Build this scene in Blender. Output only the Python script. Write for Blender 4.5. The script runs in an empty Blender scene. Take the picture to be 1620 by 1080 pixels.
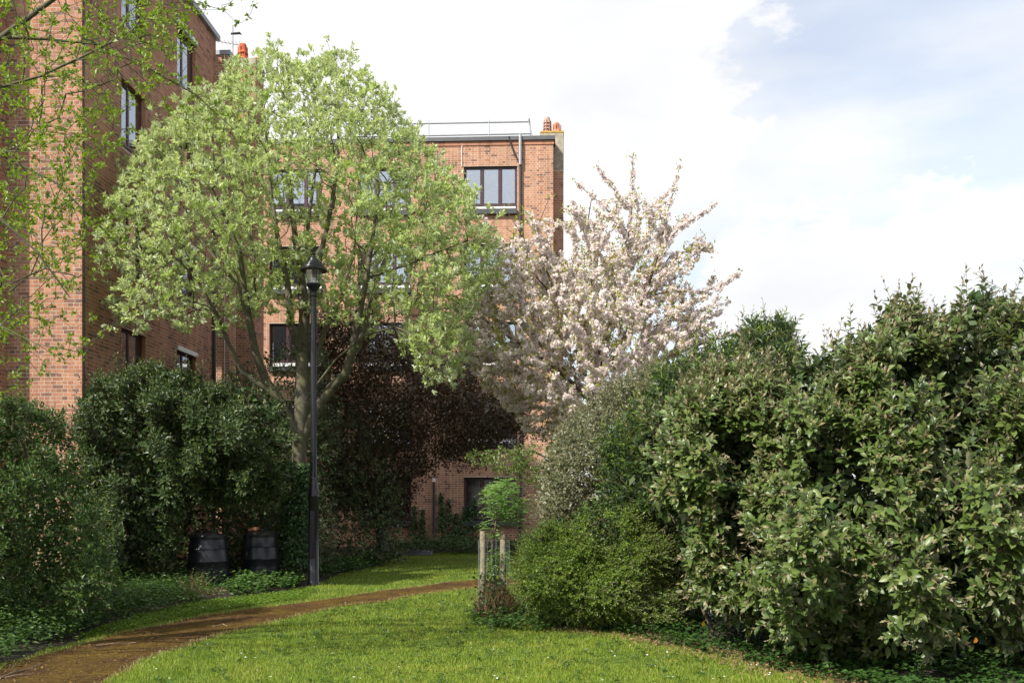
import bpy, bmesh, math, random
import numpy as np
from mathutils import Vector, Matrix
R = math.radians
rng = np.random.default_rng(7)
random.seed(7)
S = bpy.context.scene
COL = S.collection
F = 1500.0            # focal length in photo pixels, horizon at photo row 790, eye 1.6 m
HZ, EYE, CX = 790.0, 1.6, 810.0

# ------------------------------------------------------------------ camera, sky, sun
cam = bpy.data.objects.new("camera", bpy.data.cameras.new("camera"))
COL.objects.link(cam)
cam.location = (0, 0, EYE)
cam.rotation_euler = (R(90), 0, 0)
cam.data.sensor_width = 36
cam.data.lens = 36 * F / 1620
cam.data.shift_y = (HZ - 540) / 1620
cam.data.clip_end = 3000
S.camera = cam

SUN_AZ, SUN_EL = 45.0, 42.0      # degrees left of straight behind the camera, height
sd = Vector((-math.sin(R(SUN_AZ)) * math.cos(R(SUN_EL)), -math.cos(R(SUN_AZ)) * math.cos(R(SUN_EL)), math.sin(R(SUN_EL))))
sl = bpy.data.lights.new("sun", 'SUN')
sl.energy = 4.5
sl.angle = R(0.7)
sl.color = (1.0, 0.95, 0.87)
so = bpy.data.objects.new("sun", sl)
COL.objects.link(so)
so.rotation_euler = sd.to_track_quat('Z', 'Y').to_euler()
so.location = (-20, -20, 30)

W = bpy.data.worlds.new("World")
S.world = W
W.use_nodes = True
nt = W.node_tree
nt.nodes.clear()
def N(t, kind, **kw):
    n = t.nodes.new(kind)
    for k, v in kw.items():
        setattr(n, k, v)
    return n
def wset(n, **kw):
    for k, v in kw.items():
        n.inputs[k].default_value = v
out = N(nt, 'ShaderNodeOutputWorld')
sky = N(nt, 'ShaderNodeTexSky', sky_type='NISHITA', sun_disc=False)
sky.sun_elevation = R(SUN_EL)
sky.sun_rotation = R(180 + SUN_AZ)
sky.air_density = 1.0; sky.dust_density = 1.5
b1 = N(nt, 'ShaderNodeBackground'); b1.inputs['Strength'].default_value = 0.15
nt.links.new(sky.outputs[0], b1.inputs['Color'])
b2 = N(nt, 'ShaderNodeBackground'); b2.inputs['Strength'].default_value = 0.70
mx = N(nt, 'ShaderNodeMixShader')
nt.links.new(b1.outputs[0], mx.inputs[1]); nt.links.new(b2.outputs[0], mx.inputs[2])
nt.links.new(mx.outputs[0], out.inputs['Surface'])
tc = N(nt, 'ShaderNodeTexCoord')
def math_(t, op, a, b=None, clamp=False):
    n = N(t, 'ShaderNodeMath', operation=op); n.use_clamp = clamp
    for i, v in ((0, a), (1, b)):
        if v is None: continue
        if hasattr(v, 'is_linked') or hasattr(v, 'links'): t.links.new(v, n.inputs[i])
        else: n.inputs[i].default_value = v
    return n.outputs[0]
def pixdir(x, y):
    return Vector(((x - CX) / F, 1, (HZ - y) / F)).normalized()
def blob(x, y, rad, soft):           # a cloud bank at a direction of the sky
    d = N(nt, 'ShaderNodeVectorMath', operation='DISTANCE')
    nt.links.new(tc.outputs['Generated'], d.inputs[0]); d.inputs[1].default_value = pixdir(x, y)
    m = N(nt, 'ShaderNodeMapRange'); m.interpolation_type = 'SMOOTHSTEP'
    wset(m, **{'From Min': rad - soft, 'From Max': rad + soft, 'To Min': 1.0, 'To Max': 0.0})
    nt.links.new(d.outputs['Value'], m.inputs['Value'])
    return m.outputs[0]
mp = N(nt, 'ShaderNodeMapping'); mp.inputs['Scale'].default_value = (1, 1, 1.9)
nt.links.new(tc.outputs['Generated'], mp.inputs['Vector'])
n1 = N(nt, 'ShaderNodeTexNoise'); wset(n1, Scale=5.5, Detail=9.0, Roughness=0.62); nt.links.new(mp.outputs[0], n1.inputs['Vector'])
mp2 = N(nt, 'ShaderNodeMapping'); mp2.inputs['Scale'].default_value = (1.2, 1.2, 5.5); mp2.inputs['Rotation'].default_value = (0.0, R(22), 0.0)
nt.links.new(tc.outputs['Generated'], mp2.inputs['Vector'])
n2 = N(nt, 'ShaderNodeTexNoise'); wset(n2, Scale=2.3, Detail=6.0, Roughness=0.5); nt.links.new(mp2.outputs[0], n2.inputs['Vector'])
bl = blob(700, -60, 0.33, 0.13)
for a in ((420, 250, 0.34, 0.13), (1640, 640, 0.20, 0.12), (1260, 520, 0.14, 0.10), (1480, 500, 0.13, 0.09), (900, 420, 0.12, 0.10)):
    bl = math_(nt, 'MAXIMUM', bl, blob(*a))
# away from the view the cloud cover follows the same broad noise
cum = math_(nt, 'ADD', math_(nt, 'MULTIPLY', math_(nt, 'SUBTRACT', n1.outputs['Fac'], 0.5), 2.6), math_(nt, 'MULTIPLY', bl, 1.15))
m1 = N(nt, 'ShaderNodeMapRange'); m1.interpolation_type = 'SMOOTHSTEP'
wset(m1, **{'From Min': 0.36, 'From Max': 0.86, 'To Min': 0.0, 'To Max': 1.0}); nt.links.new(cum, m1.inputs['Value'])
m2 = N(nt, 'ShaderNodeMapRange'); m2.interpolation_type = 'SMOOTHSTEP'
wset(m2, **{'From Min': 0.36, 'From Max': 0.70, 'To Min': 0.52, 'To Max': 0.90}); nt.links.new(n2.outputs['Fac'], m2.inputs['Value'])
cf = math_(nt, 'MAXIMUM', m1.outputs[0], m2.outputs[0])
nt.links.new(cf, mx.inputs[0])
n3 = N(nt, 'ShaderNodeTexNoise'); wset(n3, Scale=3.4, Detail=5.0, Roughness=0.55); nt.links.new(mp.outputs[0], n3.inputs['Vector'])
cr = N(nt, 'ShaderNodeValToRGB')
cr.color_ramp.elements[0].position = 0.36; cr.color_ramp.elements[0].color = (0.85, 0.865, 0.89, 1)
cr.color_ramp.elements[1].position = 0.58; cr.color_ramp.elements[1].color = (1.0, 1.0, 1.0, 1)
nt.links.new(n3.outputs['Fac'], cr.inputs[0]); nt.links.new(cr.outputs[0], b2.inputs['Color'])

S.view_settings.view_transform = 'Standard'
S.view_settings.look = 'None'
S.view_settings.exposure = 0.65
S.view_settings.gamma = 1.0
S.view_settings.use_curve_mapping = False
S.cycles.max_bounces = 8
S.cycles.diffuse_bounces = 3
S.cycles.glossy_bounces = 3
S.cycles.transmission_bounces = 6

# ------------------------------------------------------------------ helpers
def at(x, y, Y):
    return np.array([(x - CX) * Y / F, Y, EYE + (HZ - y) * Y / F])
def gnd(x, y):
    Y = EYE * F / (y - HZ)
    return ((x - CX) * Y / F, Y)
def tag(o, label=None, cat=None, group=None, kind=None):
    if label: o['label'] = label
    if cat: o['category'] = cat
    if group: o['group'] = group
    if kind: o['kind'] = kind
    return o
def empty(name, loc, label, cat, group=None, rz=0.0):
    o = bpy.data.objects.new(name, None); COL.objects.link(o)
    o.location = loc; o.rotation_euler = (0, 0, rz); o.empty_display_size = 0.2
    return tag(o, label, cat, group)
def link(name, me, mats, parent=None, kind=None):
    if not isinstance(mats, (list, tuple)): mats = [mats]
    if len(me.materials) == 0:
        for m in mats: me.materials.append(m)
    o = bpy.data.objects.new(name, me); COL.objects.link(o)
    if parent is not None: o.parent = parent
    if kind: o['kind'] = kind
    return o
def np_mesh(name, V, Fc, smooth=False):
    """V (n,3); Fc (m,k) all faces of one size"""
    me = bpy.data.meshes.new(name)
    V = np.ascontiguousarray(V, dtype=np.float32); Fc = np.ascontiguousarray(Fc, dtype=np.int32)
    m, k = Fc.shape
    me.vertices.add(len(V)); me.vertices.foreach_set('co', V.ravel())
    me.loops.add(m * k); me.loops.foreach_set('vertex_index', Fc.ravel())
    me.polygons.add(m)
    me.polygons.foreach_set('loop_start', np.arange(m, dtype=np.int32) * k)
    me.polygons.foreach_set('loop_total', np.full(m, k, dtype=np.int32))
    me.polygons.foreach_set('use_smooth', np.full(m, bool(smooth)))
    me.update(calc_edges=True)
    return me
class MB:
    """collects simple solids, becomes ONE mesh"""
    def __init__(s): s.bm = bmesh.new()
    def box(s, x0, x1, y0, y1, z0, z1):
        v = [s.bm.verts.new((x, y, z)) for x in (x0, x1) for y in (y0, y1) for z in (z0, z1)]
        for f in ((0,1,3,2),(4,6,7,5),(0,4,5,1),(2,3,7,6),(0,2,6,4),(1,5,7,3)):
            s.bm.faces.new([v[i] for i in f])
        return s
    def quad(s, *p):
        s.bm.faces.new([s.bm.verts.new(q) for q in p]); return s
    def lathe(s, prof, n=24, c=(0, 0, 0), cap=True):
        rings = []
        for r, z in prof:
            rings.append([s.bm.verts.new((c[0] + r * math.cos(2*math.pi*i/n), c[1] + r * math.sin(2*math.pi*i/n), c[2] + z)) for i in range(n)])
        for a, b in zip(rings, rings[1:]):
            for i in range(n):
                s.bm.faces.new((a[i], a[(i+1) % n], b[(i+1) % n], b[i]))
        if cap:
            s.bm.faces.new(rings[0][::-1]); s.bm.faces.new(rings[-1])
        return s
    def tube(s, pts, r, n=6):
        pts = [Vector(p) for p in pts]; rings = []
        rs = r if isinstance(r, (list, tuple)) else [r] * len(pts)
        for i, p in enumerate(pts):
            d = (pts[min(i+1, len(pts)-1)] - pts[max(i-1, 0)]).normalized()
            ref = Vector((0, 0, 1)) if abs(d.z) < 0.9 else Vector((1, 0, 0))
            a = d.cross(ref).normalized(); b = d.cross(a)
            rings.append([s.bm.verts.new(p + rs[i] * (a * math.cos(2*math.pi*k/n) + b * math.sin(2*math.pi*k/n))) for k in range(n)])
        for a, b in zip(rings, rings[1:]):
            for i in range(n):
                s.bm.faces.new((a[i], a[(i+1) % n], b[(i+1) % n], b[i]))
        s.bm.faces.new(rings[0][::-1]); s.bm.faces.new(rings[-1])
        return s
    def bevel(s, w, seg=1):
        bmesh.ops.bevel(s.bm, geom=s.bm.edges[:], offset=w, segments=seg, affect='EDGES', clamp_overlap=True); return s
    def build(s, name, m, parent=None, smooth=False, kind=None):
        bmesh.ops.recalc_face_normals(s.bm, faces=s.bm.faces[:])
        me = bpy.data.meshes.new(name); s.bm.to_mesh(me); s.bm.free()
        if smooth:
            for p in me.polygons: p.use_smooth = True
            try: me.set_sharp_from_angle(angle=R(40))
            except Exception: pass
        return link(name, me, m, parent, kind)

# ------------------------------------------------------------------ materials
def new_mat(name):
    m = bpy.data.materials.new(name); m.use_nodes = True
    t = m.node_tree; t.nodes.clear()
    o = N(t, 'ShaderNodeOutputMaterial')
    p = N(t, 'ShaderNodeBsdfPrincipled'); t.links.new(p.outputs[0], o.inputs[0])
    return m, t, p, o
def rnd_socket(t):
    g = N(t, 'ShaderNodeNewGeometry'); oi = N(t, 'ShaderNodeObjectInfo')
    return math_(t, 'FRACT', math_(t, 'ADD', g.outputs['Random Per Island'], oi.outputs['Random'])), g
def ramp(t, fac, cols, const=False):
    r = N(t, 'ShaderNodeValToRGB')
    if const: r.color_ramp.interpolation = 'CONSTANT'
    e = r.color_ramp.elements
    while len(e) < len(cols): e.new(0.5)
    for i, c in enumerate(cols):
        if len(c) == 2: pos, c = c
        else: pos = i / max(1, len(cols) - (0 if const else 1))
        e[i].position = pos; e[i].color = (*c, 1)
    t.links.new(fac, r.inputs[0]); return r.outputs[0]
def noise(t, scale, detail=4, rough=0.6, coord=None):
    n = N(t, 'ShaderNodeTexNoise'); wset(n, Scale=scale, Detail=detail, Roughness=rough)
    if coord is None:
        c = N(t, 'ShaderNodeTexCoord'); coord = c.outputs['Object']
    t.links.new(coord, n.inputs['Vector']); return n.outputs['Fac']
def mixc(t, fac, a, b, mode='MIX'):
    n = N(t, 'ShaderNodeMix', data_type='RGBA', blend_type=mode)
    for i, v in ((0, fac), (6, a), (7, b)):
        if isinstance(v, (int, float)): n.inputs[i].default_value = v
        elif isinstance(v, tuple): n.inputs[i].default_value = (*v, 1)
        else: t.links.new(v, n.inputs[i])
    return n.outputs[2]
def bump(t, p, h, strength=0.3, dist=0.01):
    b = N(t, 'ShaderNodeBump'); wset(b, Strength=strength, Distance=dist); t.links.new(h, b.inputs['Height']); t.links.new(b.outputs[0], p.inputs['Normal'])
def mat_leaf(name, cols, trans=0.3, rough=0.45, back=None, spec=0.5, tcol=(1.0, 1.15, 0.55)):
    m, t, p, o = new_mat(name)
    r, g = rnd_socket(t)
    c = ramp(t, r, cols)
    if back: c = mixc(t, g.outputs['Backfacing'], c, back)
    t.links.new(c, p.inputs['Base Color']); p.inputs['Roughness'].default_value = rough
    p.inputs['Specular IOR Level'].default_value = spec
    tr = N(t, 'ShaderNodeBsdfTranslucent')
    t.links.new(mixc(t, 1.0, c, tcol, 'MULTIPLY'), tr.inputs['Color'])
    ms = N(t, 'ShaderNodeMixShader'); ms.inputs[0].default_value = trans
    t.links.new(p.outputs[0], ms.inputs[1]); t.links.new(tr.outputs[0], ms.inputs[2]); t.links.new(ms.outputs[0], o.inputs[0])
    return m
def mat_plain(name, col, rough=0.6, metal=0.0, nscale=8, var=0.25, bmp=0.0, spec=0.5):
    m, t, p, o = new_mat(name)
    f = noise(t, nscale)
    a = tuple(c * (1 - var) for c in col); b = tuple(min(1, c * (1 + var)) for c in col)
    t.links.new(ramp(t, f, [(0.3, a), (0.7, b)]), p.inputs['Base Color'])
    wset(p, Roughness=rough, Metallic=metal); p.inputs['Specular IOR Level'].default_value = spec
    if bmp: bump(t, p, noise(t, nscale * 6), bmp)
    return m
def mat_brick(name, cols, stain=0.25, pale=None):
    m, t, p, o = new_mat(name)
    r, g = rnd_socket(t)
    c = ramp(t, r, cols)
    c = mixc(t, math_(t, 'MULTIPLY', noise(t, 60, 3), 0.35), c, (0.42, 0.24, 0.16))
    w = noise(t, 0.7, 5, 0.65, g.outputs['Position'])
    c = mixc(t, 1.0, c, ramp(t, w, [(0.3, (1 - stain,) * 3), (0.65, (1.08, 1.06, 1.04))]), 'MULTIPLY')
    sm = N(t, 'ShaderNodeMapping'); sm.inputs['Scale'].default_value = (2.2, 2.2, .16); t.links.new(g.outputs['Position'], sm.inputs['Vector'])
    c = mixc(t, 1.0, c, ramp(t, noise(t, 1.6, 6, .7, sm.outputs[0]), [(0.34, (.70, .69, .68)), (0.52, (1, 1, 1)), (0.72, (1.10, 1.09, 1.06))]), 'MULTIPLY')
    c = mixc(t, ramp(t, noise(t, 1.1, 7, .75, g.outputs['Position']), [(0.60, (0, 0, 0)), (0.74, (.45, .45, .45))]), c, (.50, .42, .34))
    t.links.new(c, p.inputs['Base Color']); wset(p, Roughness=0.88); p.inputs['Specular IOR Level'].default_value = 0.25
    bump(t, p, noise(t, 120, 3, 0.6, g.outputs['Position']), 0.4, 0.003)
    return m
M = {}
M['brick_left'] = mat_brick('brick_red', [(0.0, (.33,.13,.075)), (0.2, (.44,.195,.115)), (0.45, (.51,.25,.15)), (0.62, (.37,.15,.09)), (0.78, (.47,.23,.135)), (0.86, (.25,.12,.085)), (1.0, (.14,.08,.07))])
M['brick_far'] = mat_brick('brick_orange', [(0.0, (.38,.165,.085)), (0.25, (.48,.24,.145)), (0.5, (.54,.30,.19)), (0.7, (.42,.195,.12)), (0.85, (.52,.275,.175)), (0.92, (.23,.11,.075)), (1.0, (.14,.08,.065))])
M['mortar'] = mat_plain('mortar', (.48,.40,.31), 0.95, nscale=3, var=0.18)
M['mortar_far'] = mat_plain('mortar_far', (.60,.49,.38), 0.95, nscale=2, var=0.18)
M['coping'] = mat_plain('coping_metal', (.30,.32,.34), 0.5, 0.0, 4, 0.15)
M['coping_dark'] = mat_plain('coping_dark', (.085,.09,.095), 0.5, 0.0, 4, 0.2)
M['white'] = mat_plain('white_paint', (.76,.76,.74), 0.5, 0, 9, 0.06)
M['frame'] = mat_plain('window_frame_brown', (.062,.032,.036), 0.35, 0, 9, 0.2)
M['sill'] = mat_plain('sill_slate', (.055,.06,.06), 0.45, 0, 9, 0.25)
M['pipe'] = mat_plain('pipe_black', (.035,.033,.033), 0.4, 0, 9, 0.3)
M['lead'] = mat_plain('lead_grey', (.33,.34,.36), 0.5, 0, 12, 0.2)
M['cement'] = mat_plain('cement_lichen', (.36,.32,.24), 0.95, 0, 5, 0.35, 0.4)
M['lichen'] = mat_plain('lichen_orange', (.42,.27,.06), 0.95, 0, 8, 0.4, 0.4)
M['pot'] = mat_plain('terracotta', (.45,.19,.11), 0.85, 0, 9, 0.25, 0.2)
M['pot_pale'] = mat_plain('terracotta_pale', (.42,.25,.20), 0.85, 0, 9, 0.25, 0.2)
M['pot_red'] = mat_plain('terracotta_red', (.55,.13,.055), 0.85, 0, 9, 0.25, 0.2)
M['galv'] = mat_plain('galvanised_steel', (.45,.47,.49), 0.4, 0.6, 9, 0.1)
M['curtain'] = mat_plain('net_curtain', (.62,.61,.58), 0.9, 0, 3, .08)
M['dark'] = mat_plain('dark_interior', (.02,.02,.022), 0.9)
M['felt'] = mat_plain('roof_felt', (.10,.10,.10), 0.9)
m, t, p, o = new_mat('window_glass')
gl = N(t, 'ShaderNodeBsdfGlossy'); wset(gl, Color=(.93,.96,1.0,1), Roughness=0.03)
tp = N(t, 'ShaderNodeBsdfTransparent'); tp.inputs[0].default_value = (.80,.84,.84,1)
bump(t, p, noise(t, 2.0, 2), 0.15, .02)
ms = N(t, 'ShaderNodeMixShader'); fr = N(t, 'ShaderNodeFresnel'); fr.inputs[0].default_value = 1.9
t.links.new(math_(t, 'ADD', math_(t, 'MULTIPLY', fr.outputs[0], 0.8), 0.34, True), ms.inputs[0])
t.links.new(tp.outputs[0], ms.inputs[1]); t.links.new(gl.outputs[0], ms.inputs[2]); t.links.new(ms.outputs[0], o.inputs[0])
M['glass'] = m
m, t, p, o = new_mat('window_glass_baked_shade')
wset(p, **{'Base Color': (.012,.012,.014,1), 'Roughness': 0.08}); M['glass_dark'] = m  # near-black base paints in shade and dark reflections of trees not modelled
m, t, p, o = new_mat('lantern_glass')
tp = N(t, 'ShaderNodeBsdfTransparent'); tp.inputs[0].default_value = (.93,.95,.93,1)
gl = N(t, 'ShaderNodeBsdfGlossy'); wset(gl, Roughness=0.06)
ms = N(t, 'ShaderNodeMixShader'); ms.inputs[0].default_value = 0.16
t.links.new(tp.outputs[0], ms.inputs[1]); t.links.new(gl.outputs[0], ms.inputs[2]); t.links.new(ms.outputs[0], o.inputs[0])
M['lglass'] = m
M['black_paint'] = mat_plain('black_gloss_paint', (.012,.012,.015), 0.28, 0, 14, 0.3)
M['bin'] = mat_plain('black_recycled_plastic', (.015,.017,.021), 0.33, 0, 14, 0.25)
M['band'] = mat_plain('silver_band', (.3,.3,.3), 0.4, 0.5)
M['soil'] = mat_plain('soil', (.030,.022,.012), 1.0, 0, 3, 0.5, 0.6)
M['wood'] = mat_plain('weathered_stake', (.24,.20,.13), 0.9, 0, 25, 0.35, 0.4)
M['twig'] = mat_plain('dead_twig', (.26,.18,.11), 0.9, 0, 25, 0.3)
M['dry'] = mat_leaf('dry_stems', [(.20,.12,.06), (.34,.22,.11), (.15,.08,.04)], 0.15, 0.8)
M['slab'] = mat_plain('grey_slab', (.20,.20,.24), 0.8, 0, 8, 0.2)
def mat_bark(name, a, b, moss=None):
    m, t, p, o = new_mat(name)
    f = noise(t, 9, 8, 0.7)
    c = ramp(t, f, [(0.35, a), (0.62, b)])
    if moss: c = mixc(t, ramp(t, noise(t, 3, 4), [(0.42, (0, 0, 0)), (0.6, (.75, .75, .75))]), c, moss)
    t.links.new(c, p.inputs['Base Color']); wset(p, Roughness=0.9)
    bump(t, p, noise(t, 40, 6, 0.7), 0.6, 0.01); return m
M['bark'] = mat_bark('bark_grey_green', (.045,.038,.026), (.14,.125,.085), (.10,.10,.04))
M['bark_dark'] = mat_bark('bark_dark', (.03,.022,.018), (.10,.08,.062))
M['bark_olive'] = mat_bark('bark_olive', (.055,.045,.03), (.13,.12,.07), (.09,.10,.035))
M['bark_brown'] = mat_bark('bark_brown', (.06,.04,.032), (.17,.125,.095))

# ground materials
m, t, p, o = new_mat('lawn_soil')
g = N(t, 'ShaderNodeNewGeometry')
c = ramp(t, noise(t, 1.1, 5, 0.65, g.outputs['Position']), [(0.35, (.055,.095,.014)), (0.55, (.085,.13,.02)), (0.7, (.13,.145,.03))])
t.links.new(c, p.inputs['Base Color']); wset(p, Roughness=1.0); p.inputs['Specular IOR Level'].default_value = 0.1
bump(t, p, noise(t, 60, 4, 0.7, g.outputs['Position']), 0.8, 0.02)
M['lawn'] = m
m, t, p, o = new_mat('grass_blades')
r, g = rnd_socket(t)
c = ramp(t, r, [(.18,.26,.022), (.25,.335,.032), (.30,.37,.05), (.145,.225,.022), (.38,.39,.11)])
patch = ramp(t, noise(t, 1.5, 7, 0.7, g.outputs['Position']), [(0.34, (.72,.86,.8)), (0.47, (.98,1.02,1)), (0.56, (1.0,1.02,1)), (0.68, (1.4,1.15,1.4))])
c = mixc(t, 1.0, c, patch, 'MULTIPLY')
t.links.new(c, p.inputs['Base Color']); wset(p, Roughness=0.5); p.inputs['Specular IOR Level'].default_value = 0.3
tr = N(t, 'ShaderNodeBsdfTranslucent'); t.links.new(c, tr.inputs['Color'])
ms = N(t, 'ShaderNodeMixShader'); ms.inputs[0].default_value = 0.35
t.links.new(p.outputs[0], ms.inputs[1]); t.links.new(tr.outputs[0], ms.inputs[2]); t.links.new(ms.outputs[0], o.inputs[0])
M['grass'] = m
M['drygrass'] = mat_leaf('dry_grass', [(.40,.32,.13), (.30,.26,.09), (.22,.22,.06), (.45,.36,.18)], 0.3, 0.7)
m, t, p, o = new_mat('mossy_path')
g = N(t, 'ShaderNodeNewGeometry')
c = ramp(t, noise(t, 13, 9, 0.85, g.outputs['Position']), [(0.36, (.012,.009,.007)), (0.47, (.060,.028,.012)), (0.56, (.115,.056,.014)), (0.68, (.25,.17,.06))])
ms_ = ramp(t, noise(t, 1.3, 6, 0.7, g.outputs['Position']), [(0.40, (0,0,0)), (0.62, (.85,.85,.85))])
c = mixc(t, ms_, c, ramp(t, noise(t, 16, 8, 0.85, g.outputs['Position']), [(0.38, (.045,.032,.007)), (0.62, (.27,.165,.018))]))
t.links.new(c, p.inputs['Base Color']); wset(p, Roughness=0.95); p.inputs['Specular IOR Level'].default_value = 0.2
bump(t, p, noise(t, 30, 8, 0.8, g.outputs['Position']), 1.0, 0.05)
M['path'] = m

# leaves
M['l_whitebeam'] = mat_leaf('leaf_pale_green', [(.38,.49,.13), (.47,.57,.19), (.30,.41,.10), (.56,.63,.28), (.40,.50,.16)], 0.42, 0.42, back=(.56,.61,.40), tcol=(1.05,1.12,.6))
M['l_overhang'] = mat_leaf('leaf_lime', [(.20,.29,.025), (.28,.37,.035), (.16,.25,.03), (.36,.42,.06)], 0.42, 0.45)
M['l_cherry'] = mat_leaf('leaf_cherry', [(.27,.32,.04), (.36,.39,.06), (.36,.30,.07), (.22,.29,.04)], 0.4, 0.5)
M['blossom'] = mat_leaf('blossom', [(.88,.79,.75), (.90,.85,.81), (.86,.72,.69), (.90,.87,.84)], 0.45, 0.7, tcol=(1, 1, 1))
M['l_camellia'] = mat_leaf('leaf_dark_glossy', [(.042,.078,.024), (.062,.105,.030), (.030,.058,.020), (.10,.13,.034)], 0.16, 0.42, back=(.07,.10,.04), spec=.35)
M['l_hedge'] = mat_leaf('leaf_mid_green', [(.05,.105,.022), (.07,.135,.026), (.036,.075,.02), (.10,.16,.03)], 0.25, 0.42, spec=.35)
M['l_yellowish'] = mat_leaf('leaf_yellow_sprig', [(.14,.20,.03), (.20,.25,.04), (.10,.15,.025)], 0.35, 0.4)  # yellower leaf colour for shoot tips
M['l_copper'] = mat_leaf('leaf_copper', [(.046,.031,.017), (.078,.048,.024), (.033,.026,.014), (.12,.072,.034), (.055,.058,.02)], 0.2, 0.4, tcol=(1.2,.8,.5))
M['l_oleaster'] = mat_leaf('leaf_oleaster', [(.070,.120,.022), (.105,.160,.034), (.045,.080,.016), (.16,.21,.055), (.08,.13,.025)], 0.18, 0.42, back=(.20,.21,.12), tcol=(1.0,1.1,.5))
M['l_oltip'] = mat_leaf('leaf_oleaster_tip', [(.22,.18,.085), (.29,.24,.12), (.17,.16,.07), (.17,.20,.07)], 0.2, 0.5, back=(.36,.31,.22), tcol=(1,1,.7))
M['l_laurel'] = mat_leaf('leaf_laurel', [(.035,.075,.02), (.055,.10,.022), (.025,.055,.02)], 0.18, 0.42, back=(.08,.12,.05), spec=.35)
M['l_laureltip'] = mat_leaf('leaf_laurel_tip', [(.20,.28,.03), (.26,.33,.04), (.15,.22,.03)], 0.35, 0.4)
M['l_grey'] = mat_leaf('leaf_grey_green', [(.10,.12,.05), (.15,.165,.075), (.075,.095,.04), (.22,.20,.11)], 0.18, 0.4, back=(.30,.29,.20))
M['l_bright'] = mat_leaf('leaf_bright_small', [(.12,.21,.020), (.17,.27,.026), (.08,.155,.018), (.23,.31,.04)], 0.35, 0.45)
M['l_hornbeam'] = mat_leaf('leaf_hornbeam', [(.13,.20,.04), (.19,.27,.06), (.10,.16,.035), (.25,.30,.09)], 0.35, 0.45)
M['l_sapling'] = mat_leaf('leaf_sapling', [(.24,.38,.12), (.32,.46,.17), (.18,.30,.09)], 0.4, 0.5)
M['l_ivy'] = mat_leaf('leaf_ivy', [(.030,.07,.015), (.05,.11,.02), (.02,.05,.013)], 0.15, 0.35)
M['l_ground'] = mat_leaf('leaf_ground', [(.05,.11,.02), (.08,.155,.028), (.035,.08,.018), (.11,.18,.04)], 0.25, 0.45)
M['l_orange'] = mat_leaf('leaf_orange', [(.55,.25,.03), (.6,.38,.04), (.45,.16,.03)], 0.3, 0.5)
M['moss'] = mat_leaf('moss_crumbs', [(.05,.030,.012), (.16,.085,.016), (.24,.15,.02), (.03,.02,.012), (.10,.085,.015)], 0.05, .9, spec=.1)
M['daisy'] = mat_plain('daisy_white', (.80,.80,.78), 0.7, 0, 9, 0.05)

# ------------------------------------------------------------------ leaf and branch builders
def unit(a):
    return a / np.maximum(np.linalg.norm(a, axis=-1, keepdims=True), 1e-9)
T8V = np.array([(0,0,0), (-.46,.28,.08), (0,.30,0), (.46,.28,.08), (-.45,.70,.05), (0,.72,-.03), (.45,.70,.05), (0,1,-.16)])
T8F = np.array([(0,2,1,1),(0,3,2,2),(1,2,5,4),(2,3,6,5),(4,5,7,7),(5,6,7,7)])
TEMPL = {   # vertices (side, along, up), triangles
 'oval': (T8V, np.array([(0,2,1),(0,3,2),(1,2,5),(1,5,4),(2,3,6),(2,6,5),(4,5,7),(5,6,7)])),
 'fold': (np.array([(0,0,0), (-.5,.45,.12), (0,.5,-.02), (.5,.45,.12), (0,1,-.08)]), np.array([(0,2,1),(0,3,2),(1,2,4),(2,3,4)])),
 'flat': (np.array([(0,0,0), (-.5,.45,.05), (0,1,-.05), (.5,.45,.05)]), np.array([(0,3,1),(1,3,2)])),
 'petal': (np.array([(-.5,-.5,0), (.5,-.4,.15), (.5,.5,-.1), (-.4,.5,.2)]), np.array([(0,1,2),(0,2,3)])),
}
def leaf_frames(P, D, Nn):
    D = unit(D); Sx = unit(np.cross(D, Nn)); Nn = np.cross(Sx, D)
    return D, Sx, Nn
def leaf_mesh(name, P, D, Nn, L, Wd, templ='fold'):
    tv, tf = TEMPL[templ]
    D, Sx, Nn = leaf_frames(P, D, Nn)
    L = np.broadcast_to(np.asarray(L, float), (len(P),)); Wd = np.broadcast_to(np.asarray(Wd, float), (len(P),))
    V = (P[:, None, :] + tv[None, :, 0, None] * (Sx * Wd[:, None])[:, None, :] + tv[None, :, 1, None] * (D * L[:, None])[:, None, :]
         + tv[None, :, 2, None] * (Nn * L[:, None])[:, None, :])
    k = len(tv)
    Fc = (tf[None] + (np.arange(len(P)) * k)[:, None, None]).reshape(-1, 3)
    return np_mesh(name, V.reshape(-1, 3), Fc, templ == 'oval')
def rvec(n):
    return unit(rng.normal(size=(n, 3)))
def proj(P):
    return CX + F * P[:, 0] / P[:, 1], HZ - F * (P[:, 2] - EYE) / P[:, 1]
_one_leaf = {}
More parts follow.
